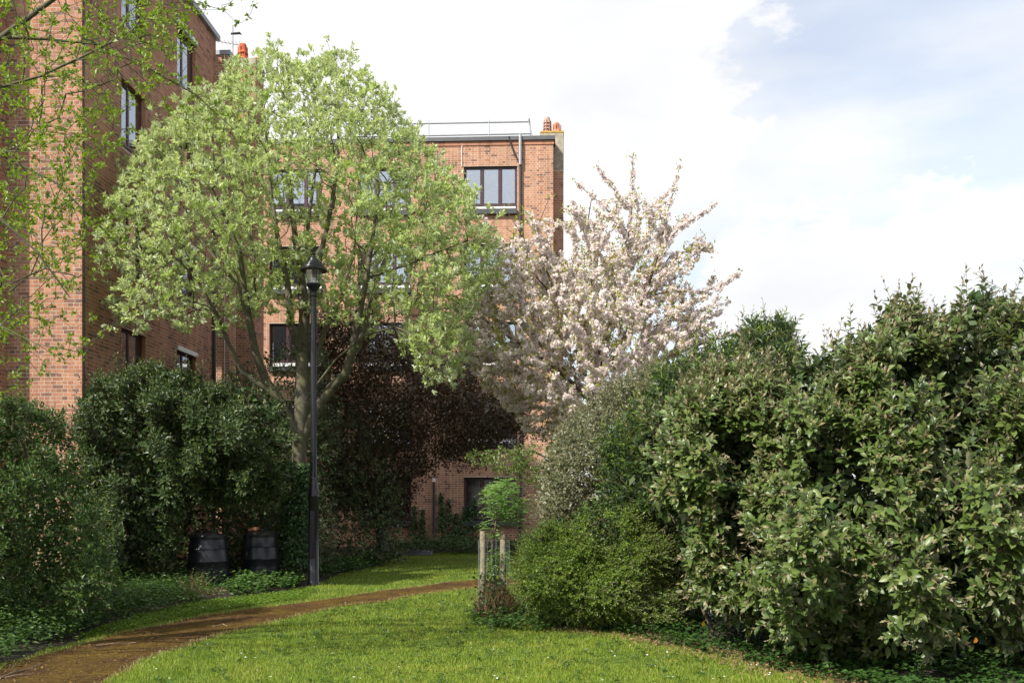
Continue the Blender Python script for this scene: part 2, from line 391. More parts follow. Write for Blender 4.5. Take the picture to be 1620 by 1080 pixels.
def add_leaves(root, P, D, Nn, L, Wd, mat, templ='fold', name='foliage', single=0):
    """leaf cloud under root (world coordinates in); the `single` best seen leaves become parts of their own"""
    base = np.array(root.location) if root is not None else np.zeros(3)
    L = np.broadcast_to(np.asarray(L, float), (len(P),)).copy(); Wd = np.broadcast_to(np.asarray(Wd, float), (len(P),)).copy()
    keep = np.ones(len(P), bool)
    if single:
        u, v = proj(P)
        cell = (u // 9).astype(int) * 1000 + (v // 9).astype(int)
        order = np.argsort(P[:, 1]); _, first = np.unique(cell[order], return_index=True)
        cand = order[first]
        cand = cand[(u[cand] > 5) & (u[cand] < 1615) & (v[cand] > 5) & (v[cand] < 1075)]
        d, s, nn = leaf_frames(P[cand], D[cand], Nn[cand])
        area = L[cand] * Wd[cand] * np.abs(nn[:, 1]) / P[cand, 1] ** 2
        cand = cand[np.argsort(-area)][:single]
        key = (mat.name, templ)
        if key not in _one_leaf:
            tv, tf = TEMPL[templ]; me = np_mesh('leaf', tv, tf, templ == 'oval'); me.materials.append(mat); _one_leaf[key] = me
        me = _one_leaf[key]
        d, s, nn = leaf_frames(P[cand], D[cand], Nn[cand])
        for i, c in enumerate(cand):
            o = bpy.data.objects.new('leaf', me); COL.objects.link(o); o.parent = root
            mw = Matrix.Identity(4)
            for r_ in range(3):
                mw[r_][0] = s[i][r_] * Wd[c]; mw[r_][1] = d[i][r_] * L[c]; mw[r_][2] = nn[i][r_] * L[c]; mw[r_][3] = P[c][r_] - base[r_]
            o.matrix_local = mw
        keep[cand] = False
    P, D, Nn, L, Wd = P[keep], D[keep], Nn[keep], L[keep], Wd[keep]
    return link(name, leaf_mesh(name, P - base, D, Nn, L, Wd, templ), mat, root, 'stuff')

def tubes(name, A, B, RA, RB, DA, DB, k=5):
    """frusta between A and B with ring directions DA, DB"""
    def ring(C, Dr, r):
        Dr = unit(Dr); ref = np.array([0.92, 0.33, 0.21]); a = unit(np.cross(Dr, ref)); b = np.cross(Dr, a)
        an = np.arange(k) * 2 * np.pi / k
        return C[:, None] + r[:, None, None] * (a[:, None] * np.cos(an)[None, :, None] + b[:, None] * np.sin(an)[None, :, None])
    V = np.concatenate([ring(A, DA, RA), ring(B, DB, RB)], axis=1)
    q = np.array([(i, (i + 1) % k, k + (i + 1) % k, k + i) for i in range(k)])
    Fc = (q[None] + (np.arange(len(A)) * 2 * k)[:, None, None]).reshape(-1, 4)
    return V.reshape(-1, 3), Fc
class Tree:
    def __init__(s):
        s.p = []; s.par = []; s.rmin = []
    def limb(s, pts, radii, start=None):
        """manual limb, returns indices of its nodes"""
        ids = []; prev = start
        for i, (q, r) in enumerate(zip(pts, radii)):
            s.p.append(np.array(q, float)); s.par.append(-1 if prev is None else prev); s.rmin.append(r)
            prev = len(s.p) - 1; ids.append(prev)
        return ids
    def grow(s, att, bf=0.25, seg=0.25, jit=0.12, sag=0.0, ok_from=0):
        root = s.p[0]
        n0 = len(s.p); cap = n0 + len(att) * 14 + 10
        Pn = np.zeros((cap, 3)); path = np.full(cap, 1e9); par = -np.ones(cap, int)
        Pn[:n0] = np.array(s.p)
        for i in range(n0):
            par[i] = s.par[i]
            path[i] = 0 if s.par[i] < 0 else path[s.par[i]] + np.linalg.norm(Pn[i] - Pn[s.par[i]])
        pen = np.zeros(cap); pen[:ok_from] = 1e6
        n = n0
        d0 = np.min(np.linalg.norm(att[:, None] - Pn[None, ok_from:n0], axis=2), axis=1)
        for i in np.argsort(d0):
            q = att[i]
            d = np.linalg.norm(Pn[:n] - q, axis=1)
            j = int(np.argmin(d + bf * path[:n] + pen[:n])); L = d[j]
            if L < 0.03: continue
            m = max(1, min(12, int(round(L / seg))))
            prev = j; a = Pn[j]
            dirv = a - Pn[par[j]] if par[j] >= 0 else np.array([0, 0, 1.0])
            dirv = dirv / max(np.linalg.norm(dirv), 1e-6)
            c1 = a + dirv * L * 0.33
            for k in range(1, m + 1):
                tt = k / m
                pt = (1-tt)**2 * a + 2*tt*(1-tt) * (0.5 * (a + q) * 0.55 + c1 * 0.45) + tt**2 * q
                if k < m: pt = pt + rng.normal(size=3) * jit * seg
                pt[2] -= sag * L * tt * (1 - tt)
                Pn[n] = pt; par[n] = prev; path[n] = path[prev] + L / m; prev = n; n += 1
        s.p = list(Pn[:n]); s.par = list(par[:n]); s.rmin = s.rmin + [0.0] * (n - n0)
        return s
    def finish(s, tip=0.003, power=2.4, taper=1.0):
        P = np.array(s.p); par = np.array(s.par); n = len(P)
        acc = np.zeros(n); rad = np.zeros(n); rm = np.array(s.rmin)
        main = -np.ones(n, int); mr = np.zeros(n); nch = np.zeros(n, int)
        order = range(n - 1, -1, -1)     # children always come after parents
        for i in order:
            r = acc[i] ** (1 / power) if acc[i] > 0 else tip
            if rm[i] > 0: r = rm[i]
            rad[i] = r
            q = par[i]
            if q >= 0:
                acc[q] += r ** power; nch[q] += 1
                if r > mr[q]: mr[q] = r; main[q] = i
        d = np.zeros((n, 3))
        has = par >= 0
        d[has] = unit(P[has] - P[par[has]])
        d[~has] = (0, 0, 1)
        dm = d.copy(); k = main >= 0
        dm[k] = unit(d[k] + d[main[k]])
        s.P, s.parr, s.rad, s.d, s.dm, s.main, s.nch = P, par, rad, d, dm, main, nch
        return s
    def mesh(s, root, mat, name='trunk', split=None, kind=None):
        """split: radius above which segments go to `trunk`, the thinner ones become `branches`"""
        base = np.array(root.location)
        c = np.nonzero(s.parr >= 0)[0]; p = s.parr[c]
        ism = s.main[p] == c
        RA = np.where(ism, s.rad[p], np.minimum(s.rad[p] * 0.9, s.rad[c] * 1.15)); RB = s.rad[c]
        DA = np.where(ism[:, None], s.dm[p], s.d[c]); DB = s.dm[c]
        A, B = s.P[p] - base, s.P[c] - base
        out = []
        big = RB > (split if split else 0.02)
        for sel, k, nm in ((big, 9, name), (~big, 4, 'branches' if split else name)):
            if sel.sum() == 0: continue
            V, Fc = tubes(nm, A[sel], B[sel], RA[sel], RB[sel], DA[sel], DB[sel], k)
            o = link(nm, np_mesh(nm, V, Fc, True), mat, root, 'stuff' if not (nm == 'trunk') else None)
            out.append(o)
        return out

def poly_arr(poly): return np.array(poly, float)
def in_poly(poly, x, y):
    c = np.zeros(len(x), bool); j = len(poly) - 1
    for i in range(len(poly)):
        xi, yi = poly[i]; xj, yj = poly[j]
        with np.errstate(divide='ignore', invalid='ignore'):
            c ^= ((yi > y) != (yj > y)) & (x < (xj - xi) * (y - yi) / (yj - yi + 1e-12) + xi)
        j = i
    return c
def edge_dist(poly, x, y):
    best = np.full(len(x), 1e9); m = len(poly)
    for i in range(m):
        a = poly[i]; b = poly[(i + 1) % m]; ab = b - a
        t_ = np.clip(((x - a[0]) * ab[0] + (y - a[1]) * ab[1]) / (ab @ ab + 1e-9), 0, 1)
        best = np.minimum(best, np.hypot(x - a[0] - t_ * ab[0], y - a[1] - t_ * ab[1]))
    return best
def lumps(P, scale, seed=0):
    r_ = np.random.default_rng(seed); v = np.zeros(len(P))
    for _ in range(7):
        k = r_.normal(size=3) / scale * 1.6; v += np.sin(P @ k + r_.uniform(0, 6.28))
    return v / 2.65
def volume(poly, Y0, depth, n, front=0.5, core=0.0, lump=0.5, gap=-9, seed=0, Rpx=None, tilt=0.0, yref=None):
    """points inside the solid whose outline from the viewpoint is `poly` (photo pixels at distance Y0); also outward directions"""
    poly = poly_arr(poly); lo = poly.min(0); hi = poly.max(0)
    Rpx = Rpx or 0.5 * min(hi - lo)
    cx, cy = poly.mean(0)
    res = []; tot = 0
    while tot < n:
        x = rng.uniform(lo[0], hi[0], n * 2); y = rng.uniform(lo[1], hi[1], n * 2)
        k = in_poly(poly, x, y); x, y = x[k], y[k]
        e = np.clip(edge_dist(poly, x, y) / Rpx, 0, 1)
        h = depth * np.sqrt(1 - (1 - e) ** 2) + 0.05
        m = len(x)
        tt = rng.uniform(-.55 if front > .3 else -1, 1, m)
        fr = rng.random(m) < front
        tt = np.where(fr, -1 + np.abs(rng.normal(0, 0.13, m)), tt)
        if core: tt = tt * core
        Y = Y0 + tilt * ((yref if yref else cy) - y) * Y0 / F
        Pq = np.stack([(x - CX) * Y / F, Y + h * tt, EYE + (HZ - y) * Y / F], 1)
        lu = np.clip(lumps(Pq * [1, .35, 1], 0.38, seed), -1.3, 1.3) * lump
        Yf = Y + h * tt * (1 + 0.30 * lu)
        Pq = np.stack([(x - CX) * Yf / F, Yf, EYE + (HZ - y) * Yf / F], 1)
        ok = (lumps(Pq, 0.5, seed + 5) > gap + rng.normal(0, 0.15, m)) & (Pq[:, 2] > 0.02)
        if front > .3:
            ok &= edge_dist(poly, x, y) > .20 * Rpx * (.5 + .7 * lumps(np.stack([x, y, 0 * x], 1), 38.0, seed + 9)) * (y < hi[1] - Rpx * .5)
        out_ = np.stack([(x - cx) / (Rpx * 1.6), tt * 1.0, (cy - y) / (Rpx * 1.6)], 1)
        res.append(np.concatenate([Pq, out_], 1)[ok]); tot += ok.sum()
    A = np.concatenate(res)[:n]
    return A[:, :3], unit(A[:, 3:])
def shoots(P, O, nleaf, length, leafL, leafW, up=0.5, spread=1.1, droop=0.0, jitter=0.35, tipfrac=0.0, whorl=True):
    """each point carries a shoot with leaves set round it; returns leaf arrays + tip flag + stems"""
    n = len(P)
    D = unit(O * 0.7 + np.array([0, 0, up]) + rng.normal(size=(n, 3)) * jitter)
    Ls = length * rng.uniform(0.6, 1.3, n)
    a = unit(np.cross(D, rvec(n))); b = np.cross(D, a)
    t_ = np.linspace(0.12, 1.0, nleaf)[None, :] + rng.uniform(-.04, .04, (n, nleaf))
    ang = np.arange(nleaf)[None, :] * 2.399 + rng.uniform(0, 6.28, (n, 1)) + rng.normal(0, .25, (n, nleaf))
    rad = np.cos(ang)[..., None] * a[:, None] + np.sin(ang)[..., None] * b[:, None]
    pos = P[:, None] + D[:, None] * (Ls[:, None] * t_)[..., None]
    open_ = spread * (1.15 - 0.75 * t_)[..., None]
    ld = unit(D[:, None] * (0.35 + 0.6 * t_)[..., None] + rad * open_ + np.array([0, 0, -droop]))
    nn = unit(D[:, None] * 1.0 - rad * 0.3 + np.array([0, 0, 0.5]) + rng.normal(size=(n, nleaf, 3)) * 0.25)
    sz = (1.0 - 0.45 * np.clip((t_ - 0.55) / 0.45, 0, 1)) * rng.uniform(0.7, 1.2, (n, nleaf))
    tip = t_ > (1 - tipfrac)
    fl = lambda q: q.reshape(-1, 3)
    return fl(pos), fl(ld), fl(nn), (leafL * sz).ravel(), (leafW * sz).ravel(), tip.ravel(), (P, P + D * Ls[:, None])
def stems_mesh(root, st, r, mat, name='stems'):
    base = np.array(root.location); A, B = st[0] - base, st[1] - base; D = B - A; n = len(A)
    V, Fc = tubes(name, A, B, np.full(n, r), np.full(n, r * 0.5), D, D, 3)
    return link(name, np_mesh(name, V, Fc), mat, root, 'stuff')
def shrub(name, label, cat, poly, Y0, depth, n, mat, leafL, leafW, nleaf=10, slen=0.25, templ='fold', tipmat=None, tipfrac=0.0,
          front=0.55, gap=-9, lump=0.5, seed=1, up=0.5, spread=1.1, droop=0.0, single=0, bark='bark_brown', fill=0, Rpx=None,
          base=None, group=None, tilt=0.0, jitter=0.35, nstem=40, yref=None, fmat=None, base_r=0.03, leaders=0, leadlen=.5, skirt=0):
    p = poly_arr(poly)
    if base is None:
        bx = p[:, 0].mean(); base = ((bx - CX) * Y0 / F, Y0)
    root = empty(name, (base[0], base[1], 0), label, cat, group)
    P, O = volume(poly, Y0, depth, n, front, 0, lump, gap, seed, Rpx, tilt, yref)
    if skirt:
        hz_ = np.clip(P[:, 2] / skirt, 0, 1); k = rng.random(len(P)) < .12 + .88 * hz_ ** 1.5
        P[:, 1] += .45 * (1 - hz_); P, O = P[k], O[k]
    lp, ld, ln, lL, lW, tip, st = shoots(P, O, nleaf, slen, leafL, leafW, up, spread, droop, jitter, tipfrac)
    if leaders:
        pp, oo = volume(poly, Y0, depth * .8, leaders * 40, 0, 0, lump, -9, seed, Rpx, tilt, yref)
        uu, vv = proj(pp)
        binx = (uu // 9).astype(int); sel = []
        for b_ in np.unique(binx):
            w_ = np.nonzero(binx == b_)[0]; sel += list(w_[np.argsort(vv[w_])][:3])
        sel = np.array(sel); rng.shuffle(sel); sel = sel[:leaders]
        for q_ in (sel[::2], sel[1::2]):
            o2 = unit(np.tile([0, 0, 1.0], (len(q_), 1)) + rng.normal(size=(len(q_), 3)) * .35)
            z = shoots(pp[q_] - [0, 0, .1], o2, int(nleaf * 1.25), leadlen * rng.uniform(.6, 1.3), leafL * .95, leafW * .95, .8, 1.5, .1, .35, tipfrac * 1.4)
            lp, ld, ln, lL, lW, tip = [np.concatenate([a_, b_]) for a_, b_ in zip((lp, ld, ln, lL, lW, tip), z[:6])]
            st = (np.concatenate([st[0], z[6][0]]), np.concatenate([st[1], z[6][1]]))
    k = lp[:, 2] > 0.0
    lp, ld, ln, lL, lW, tip = lp[k], ld[k], ln[k], lL[k], lW[k], tip[k]
    if tipmat is None: tip[:] = False
    add_leaves(root, lp[~tip], ld[~tip], ln[~tip], lL[~tip], lW[~tip], mat, templ, 'foliage', single)
    if tip.any():
        add_leaves(root, lp[tip], ld[tip], ln[tip], lL[tip] * 0.9, lW[tip] * 0.75, tipmat, 'flat', 'young_foliage')
    stems_mesh(root, st, 0.0035, M[bark], 'shoots')
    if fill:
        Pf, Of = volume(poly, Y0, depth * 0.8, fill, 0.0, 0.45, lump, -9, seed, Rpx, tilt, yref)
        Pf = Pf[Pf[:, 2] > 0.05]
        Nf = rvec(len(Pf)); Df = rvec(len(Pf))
        add_leaves(root, Pf, Df, Nf, leafL * 1.3, leafW * 1.5, fmat or mat, 'flat', 'inner_foliage')  # fmat: darker leaf colour that paints shade into the gaps
    T = Tree(); T.limb([(base[0], base[1], 0), (base[0], base[1], 0.12)], [base_r, base_r])
    att, _ = volume(poly, Y0, depth * 0.7, nstem, 0, 0.7, 0, -9, seed, Rpx, tilt, yref)
    T.grow(att[att[:, 2] > 0.15], 0.6, 0.3, 0.15); T.finish(0.005); T.mesh(root, M[bark], 'stem')
    for o in root.children:
        if o.name.startswith('stem'): o['kind'] = 'stuff'
    return root

# ------------------------------------------------------------------ ground
def sheet(name, pts, z, mat):
    me = bpy.data.meshes.new(name); me.from_pydata([(x, y, z) for x, y in pts], [], [list(range(len(pts)))])
    o = link(name, me, mat); o['kind'] = 'structure'
    if me.polygons[0].normal.z < 0: me.flip_normals()
    return o
sheet('ground', [(-600, -200), (600, -200), (600, 1500), (-600, 1500)], -0.03, M['soil'])
UP = [(-700, 1330), (-300, 1155), (0, 1058), (48, 1041), (111, 1024), (185, 1001), (259, 987), (333, 972), (407, 961), (481, 952), (540, 944), (600, 934), (656, 928.5), (711, 920), (759, 916.5), (813, 914), (870, 910), (930, 905), (1010, 896), (1100, 888)]
LO = [(-560, 1700), (-60, 1210), (174, 1076), (222, 1045), (259, 1032), (315, 1013), (370, 998), (444, 980), (492, 969), (540, 958), (600, 952), (656, 941), (711, 934), (759, 928.5), (804, 924), (870, 919), (930, 913), (1010, 903), (1100, 894)]
def wob(pts, amp=0.03, step=0.25, seed=3):
    r_ = np.random.default_rng(seed); q = [gnd(*p) for p in pts]; out_ = []
    for a, b in zip(q, q[1:]):
        d = math.dist(a, b); m = max(1, int(d / step))
        for i in range(m):
            t_ = i / m; out_.append((a[0] + (b[0]-a[0]) * t_ + r_.normal(0, amp), a[1] + (b[1]-a[1]) * t_ + r_.normal(0, amp)))
    out_.append(q[-1]); return out_
path_poly = wob(UP, 0.035) + wob(LO, 0.03, seed=4)[::-1]
BED = [(-700, 1330), (-300, 1152), (-50, 1068), (48, 1038), (111, 1016), (160, 994), (220, 972), (300, 955), (400, 944), (470, 933), (500, 925), (540, 906), (600, 893), (620, 880), (700, 872), (960, 870)]
EDGE = [(960, 870), (900, 905), (850, 940), (835, 975), (880, 992), (940, 996), (1000, 1004), (1080, 1020), (1200, 1046), (1300, 1072), (1500, 1135), (1800, 1280), (2400, 1700)]
lawn_poly = wob(BED, 0.05, 0.3, 5) + wob(EDGE, 0.05, 0.3, 6) + [gnd(-200, 3000), gnd(-600, 2200)]
sheet('lawn', lawn_poly, -0.008, M['lawn'])
sheet('path', path_poly, 0.002, M['path'])
LP = np.array(lawn_poly); PP = np.array(path_poly)

def blades(name, P, h, w, mat, lean=0.45, seg2=None, parent=None):
    n = len(P); az = rng.uniform(0, 6.283, n)
    D = unit(np.stack([np.cos(az) * lean * rng.random(n), np.sin(az) * lean * rng.random(n), np.ones(n)], 1))
    a2 = rng.uniform(0, 3.14, n); Sx = np.stack([np.cos(a2), np.sin(a2), np.zeros(n)], 1) * w[:, None] * 0.5
    bend = np.stack([np.cos(az), np.sin(az), np.zeros(n)], 1)
    mid = P + D * h[:, None] * 0.55; top = P + D * h[:, None] * 0.95 + bend * (h * 0.28 * rng.random(n))[:, None]
    V = np.stack([P - Sx, P + Sx, mid - Sx * 0.75, mid + Sx * 0.75, top], 1)
    Fc = (np.array([(0, 1, 3), (0, 3, 2), (2, 3, 4)])[None] + (np.arange(n) * 5)[:, None, None]).reshape(-1, 3)
    o = link(name, np_mesh(name, V.reshape(-1, 3), Fc), mat, parent, 'stuff'); return o
n = 520000
Yg = 7.6 * (30 / 7.6) ** (rng.random(n) ** 1.15)
Xg = rng.uniform(-0.62, 0.62, n) * Yg
k = in_poly(LP, Xg, Yg) & ~in_poly(PP, Xg, Yg)
Xg, Yg = Xg[k], Yg[k]
Pg = np.stack([Xg, Yg, np.full(len(Xg), -0.01)], 1)
hh = (0.022 + 0.018 * rng.random(len(Pg))) * (1 + 0.35 * lumps(Pg, 0.35, 9)) * np.where(rng.random(len(Pg)) < 0.06, 1.7, 1.0)
hh = np.maximum(hh, 0.012)
gr = blades('grass', Pg, hh, 0.0042 * (0.7 + Yg / 14), M['grass'])
tag(gr, 'short green grass covering the lawn either side of the path', 'grass')
# longer dry blades along the path and the shrub edge
def fringe(pts, n, spread, seed):
    q = np.array(pts); seglen = np.hypot(*(q[1:] - q[:-1]).T); cum = np.concatenate([[0], np.cumsum(seglen)])
    s_ = rng.uniform(0, cum[-1], n); x = np.interp(s_, cum, q[:, 0]) + rng.normal(0, spread, n); y = np.interp(s_, cum, q[:, 1]) + rng.normal(0, spread, n)
    return np.stack([x, y, np.full(n, -0.012)], 1)
f1 = fringe(wob(LO[1:], 0.02, seed=4), 5000, 0.035, 1); f2 = fringe(wob(EDGE[3:10], 0.02), 7000, 0.20, 2); f3 = fringe(wob(UP[2:], 0.02), 3500, 0.05, 3)
Pf = np.concatenate([f1, f2, f3]); Pf = Pf[Pf[:, 1] > 7.4]
o = blades('dry_grass', Pf, rng.uniform(0.02, 0.075, len(Pf)), np.full(len(Pf), 0.0055), M['drygrass'], 1.1)
tag(o, 'straw coloured dry grass along the path edge and under the right hedge', 'dry grass')
# daisies
nd = 420
Yd = 8.2 * (27 / 8.2) ** rng.random(nd); Xd = rng.uniform(-0.5, 0.3, nd) * Yd
k = in_poly(LP, Xd, Yd) & ~in_poly(PP, Xd, Yd); Pd = np.stack([Xd[k], Yd[k], rng.uniform(0.035, 0.06, k.sum())], 1)
rep = 1; k2 = lumps(Pd, 0.8, 3) > -0.1; Pd = Pd[k2]
az = rng.uniform(0, 6.28, (len(Pd), 1)) + np.arange(6)[None] * 1.047
V = np.concatenate([Pd[:, None], Pd[:, None] + np.stack([np.cos(az) * 0.011, np.sin(az) * 0.011, rng.uniform(-.003, .004, az.shape)], 2)], 1)
Fc = (np.array([(0, i + 1, (i + 1) % 6 + 1) for i in range(6)])[None] + (np.arange(len(Pd)) * 7)[:, None, None]).reshape(-1, 3)
tag(link('daisies', np_mesh('daisies', V.reshape(-1, 3), Fc), M['daisy'], None, 'stuff'), 'tiny white daisies scattered through the lawn', 'daisies')
# crumbs and bits on the path
nb = 16000
Yb = 8 * (24 / 8) ** rng.random(nb); Xb = rng.uniform(-0.6, 0.1, nb) * Yb; k = in_poly(PP, Xb, Yb)
Pb = np.stack([Xb[k], Yb[k], np.full(k.sum(), 0.006)], 1)
o = link('path_litter', leaf_mesh('path_litter', Pb, unit(rvec(len(Pb)) * [1, 1, .2]), unit(rvec(len(Pb)) * .4 + [0, 0, 1]), rng.uniform(.006, .024, len(Pb)), rng.uniform(.004, .014, len(Pb)), 'flat'), M['dry'], None, 'stuff')
tag(o, 'small crumbs and leaf litter lying on the mossy path', 'litter')

nb = 9000
Yb = 8 * (24 / 8) ** rng.random(nb); Xb = rng.uniform(-0.6, 0.1, nb) * Yb; k = in_poly(PP, Xb, Yb)
Pb = np.stack([Xb[k], Yb[k], np.full(k.sum(), 0.001)], 1); k = lumps(Pb, .35, 77) > -.2; Pb = Pb[k]
blades_ = None
o = link('path_moss', leaf_mesh('path_moss', Pb, unit(rvec(len(Pb)) * [1, 1, .4]), unit(rvec(len(Pb)) * .7 + [0, 0, 1]), rng.uniform(.012, .034, len(Pb)), rng.uniform(.010, .026, len(Pb)), 'flat'), M['moss'], None, 'stuff')
tag(o, 'ochre and brown moss crumbs growing over the path', 'moss')
# ------------------------------------------------------------------ brick walls
BH, BL, MO = 0.062, 0.213, 0.013
def wall_bricks(u0, u1, z0, z1, holes, proud=0.006):
    """rows of English bond between u0..u1; returns list (ua, ub, za, zb)"""
    res = []; row = 0; z = z0
    while z + BH <= z1 + 1e-6:
        blk = sorted([(h[0] - 0.002, h[1] + 0.002) for h in holes if h[2] < z + BH and h[3] > z])
        L = BL if row % 2 == 0 else 0.1025
        off = 0.0 if row % 2 == 0 else 0.056
        free = []; a = u0
        for h0, h1 in blk:
            if h0 > a: free.append((a, h0))
            a = max(a, h1)
        if a < u1: free.append((a, u1))
        for fa, fb in free:
            u = fa - ((fa - u0 + off) % (L + MO))
            while u < fb:
                ua, ub = max(u, fa), min(u + L, fb)
                if ub - ua > 0.03: res.append((ua, ub, z, z + BH))
                u += L + MO
        row += 1; z += BH + MO
    return res
_bm_cache = {}
def add_wall(root, orig, du, nrm, u0, u1, z0, z1, holes, bmat, mmat, single=0, zone=None, proud=0.003, reveal=0.13):
    """wall sheet with bricks standing proud; orig local origin, du along-wall unit vector, nrm outward unit"""
    orig = np.array(orig, float); du = np.array(du, float); nrm = np.array(nrm, float); up = np.array([0, 0, 1.0])
    loc = lambda u, w, z: orig + du * u + nrm * w + up * z
    # mortar sheet with real openings and reveals
    us = sorted({u0, u1, *[min(max(h[i], u0), u1) for h in holes for i in (0, 1)]}); zs = sorted({z0, z1, *[h[i] for h in holes for i in (2, 3)]})
    mb = MB()
    for ua, ub in zip(us, us[1:]):
        for za, zb in zip(zs, zs[1:]):
            cu, cz = (ua + ub) / 2, (za + zb) / 2
            if any(h[0] < cu < h[1] and h[2] < cz < h[3] for h in holes): continue
            mb.quad(loc(ua, 0, za), loc(ub, 0, za), loc(ub, 0, zb), loc(ua, 0, zb))
    w_ = mb.build('wall', mmat, root)
    mb = MB()
    for h in holes:
        a, b, c, d = h; e = -reveal
        for q in (((a, c), (a, d)), ((b, c), (b, d)), ((a, c), (b, c)), ((a, d), (b, d))):
            (ua, za), (ub, zb) = q
            mb.quad(loc(ua, 0.0, za), loc(ub, 0.0, zb), loc(ub, e, zb), loc(ua, e, za))
    if holes: mb.build('reveal', bmat, root, kind='stuff')
    B = np.array(wall_bricks(u0, u1, z0, z1, holes)); n_ = len(B)
    rot = root.rotation_euler.z; c_, s_ = math.cos(rot), math.sin(rot); base = np.array(root.location)
    keep = np.ones(n_, bool)
    jit = rng.normal(0, 0.0006, n_)
    if single:
        ctr = orig + du * ((B[:, 0] + B[:, 1]) / 2)[:, None] + up * ((B[:, 2] + B[:, 3]) / 2)[:, None]
        wx = base[0] + c_ * ctr[:, 0] - s_ * ctr[:, 1]; wy = base[1] + s_ * ctr[:, 0] + c_ * ctr[:, 1]
        u = CX + F * wx / wy; v = HZ - F * (ctr[:, 2] - EYE) / wy
        x0, x1, y0, y1 = zone
        idx = np.nonzero((u > x0) & (u < x1) & (v > y0) & (v < y1))[0]
        idx = idx[np.argsort(-(B[idx, 1] - B[idx, 0]) / wy[idx])][:single]
        keep[idx] = False
        for i in idx:
            ua, ub, za, zb = B[i]; Lb = round(ub - ua, 4); key = (bmat.name, tuple(nrm), Lb)
            if key not in _bm_cache:
                p_ = [du * a * Lb + nrm * w2 + up * z2 * BH for a in (0, 1) for w2 in (0.0005, proud) for z2 in (0, 1)]
                me = bpy.data.meshes.new('brick')
                me.from_pydata([tuple(q) for q in p_], [], [(2,3,7,6),(0,1,3,2),(4,6,7,5),(1,5,7,3),(0,2,6,4)]); me.update(); me.materials.append(bmat)
                _bm_cache[key] = me
            o = bpy.data.objects.new('brick', _bm_cache[key]); COL.objects.link(o); o.parent = root
            o.location = Vector(loc(ua, float(jit[i]), za))
    B = B[keep]; jit = jit[keep]; n_ = len(B)
    V = np.zeros((n_, 8, 3)); q = 0
    for ui in (0, 1):
        for w2 in (0.0005, proud):
            for zi in (2, 3):
                V[:, q] = orig + du * B[:, ui, None] + nrm * (w2 + (jit if w2 > .001 else 0 * jit))[:, None] + up * B[:, zi, None]; q += 1
    Fc = (np.array([(2,3,7,6),(0,1,3,2),(4,6,7,5),(1,5,7,3),(0,2,6,4)])[None] + (np.arange(n_) * 8)[:, None, None]).reshape(-1, 4)
    return link('brickwork', np_mesh('brickwork', V.reshape(-1, 3), Fc), bmat, root, 'stuff')

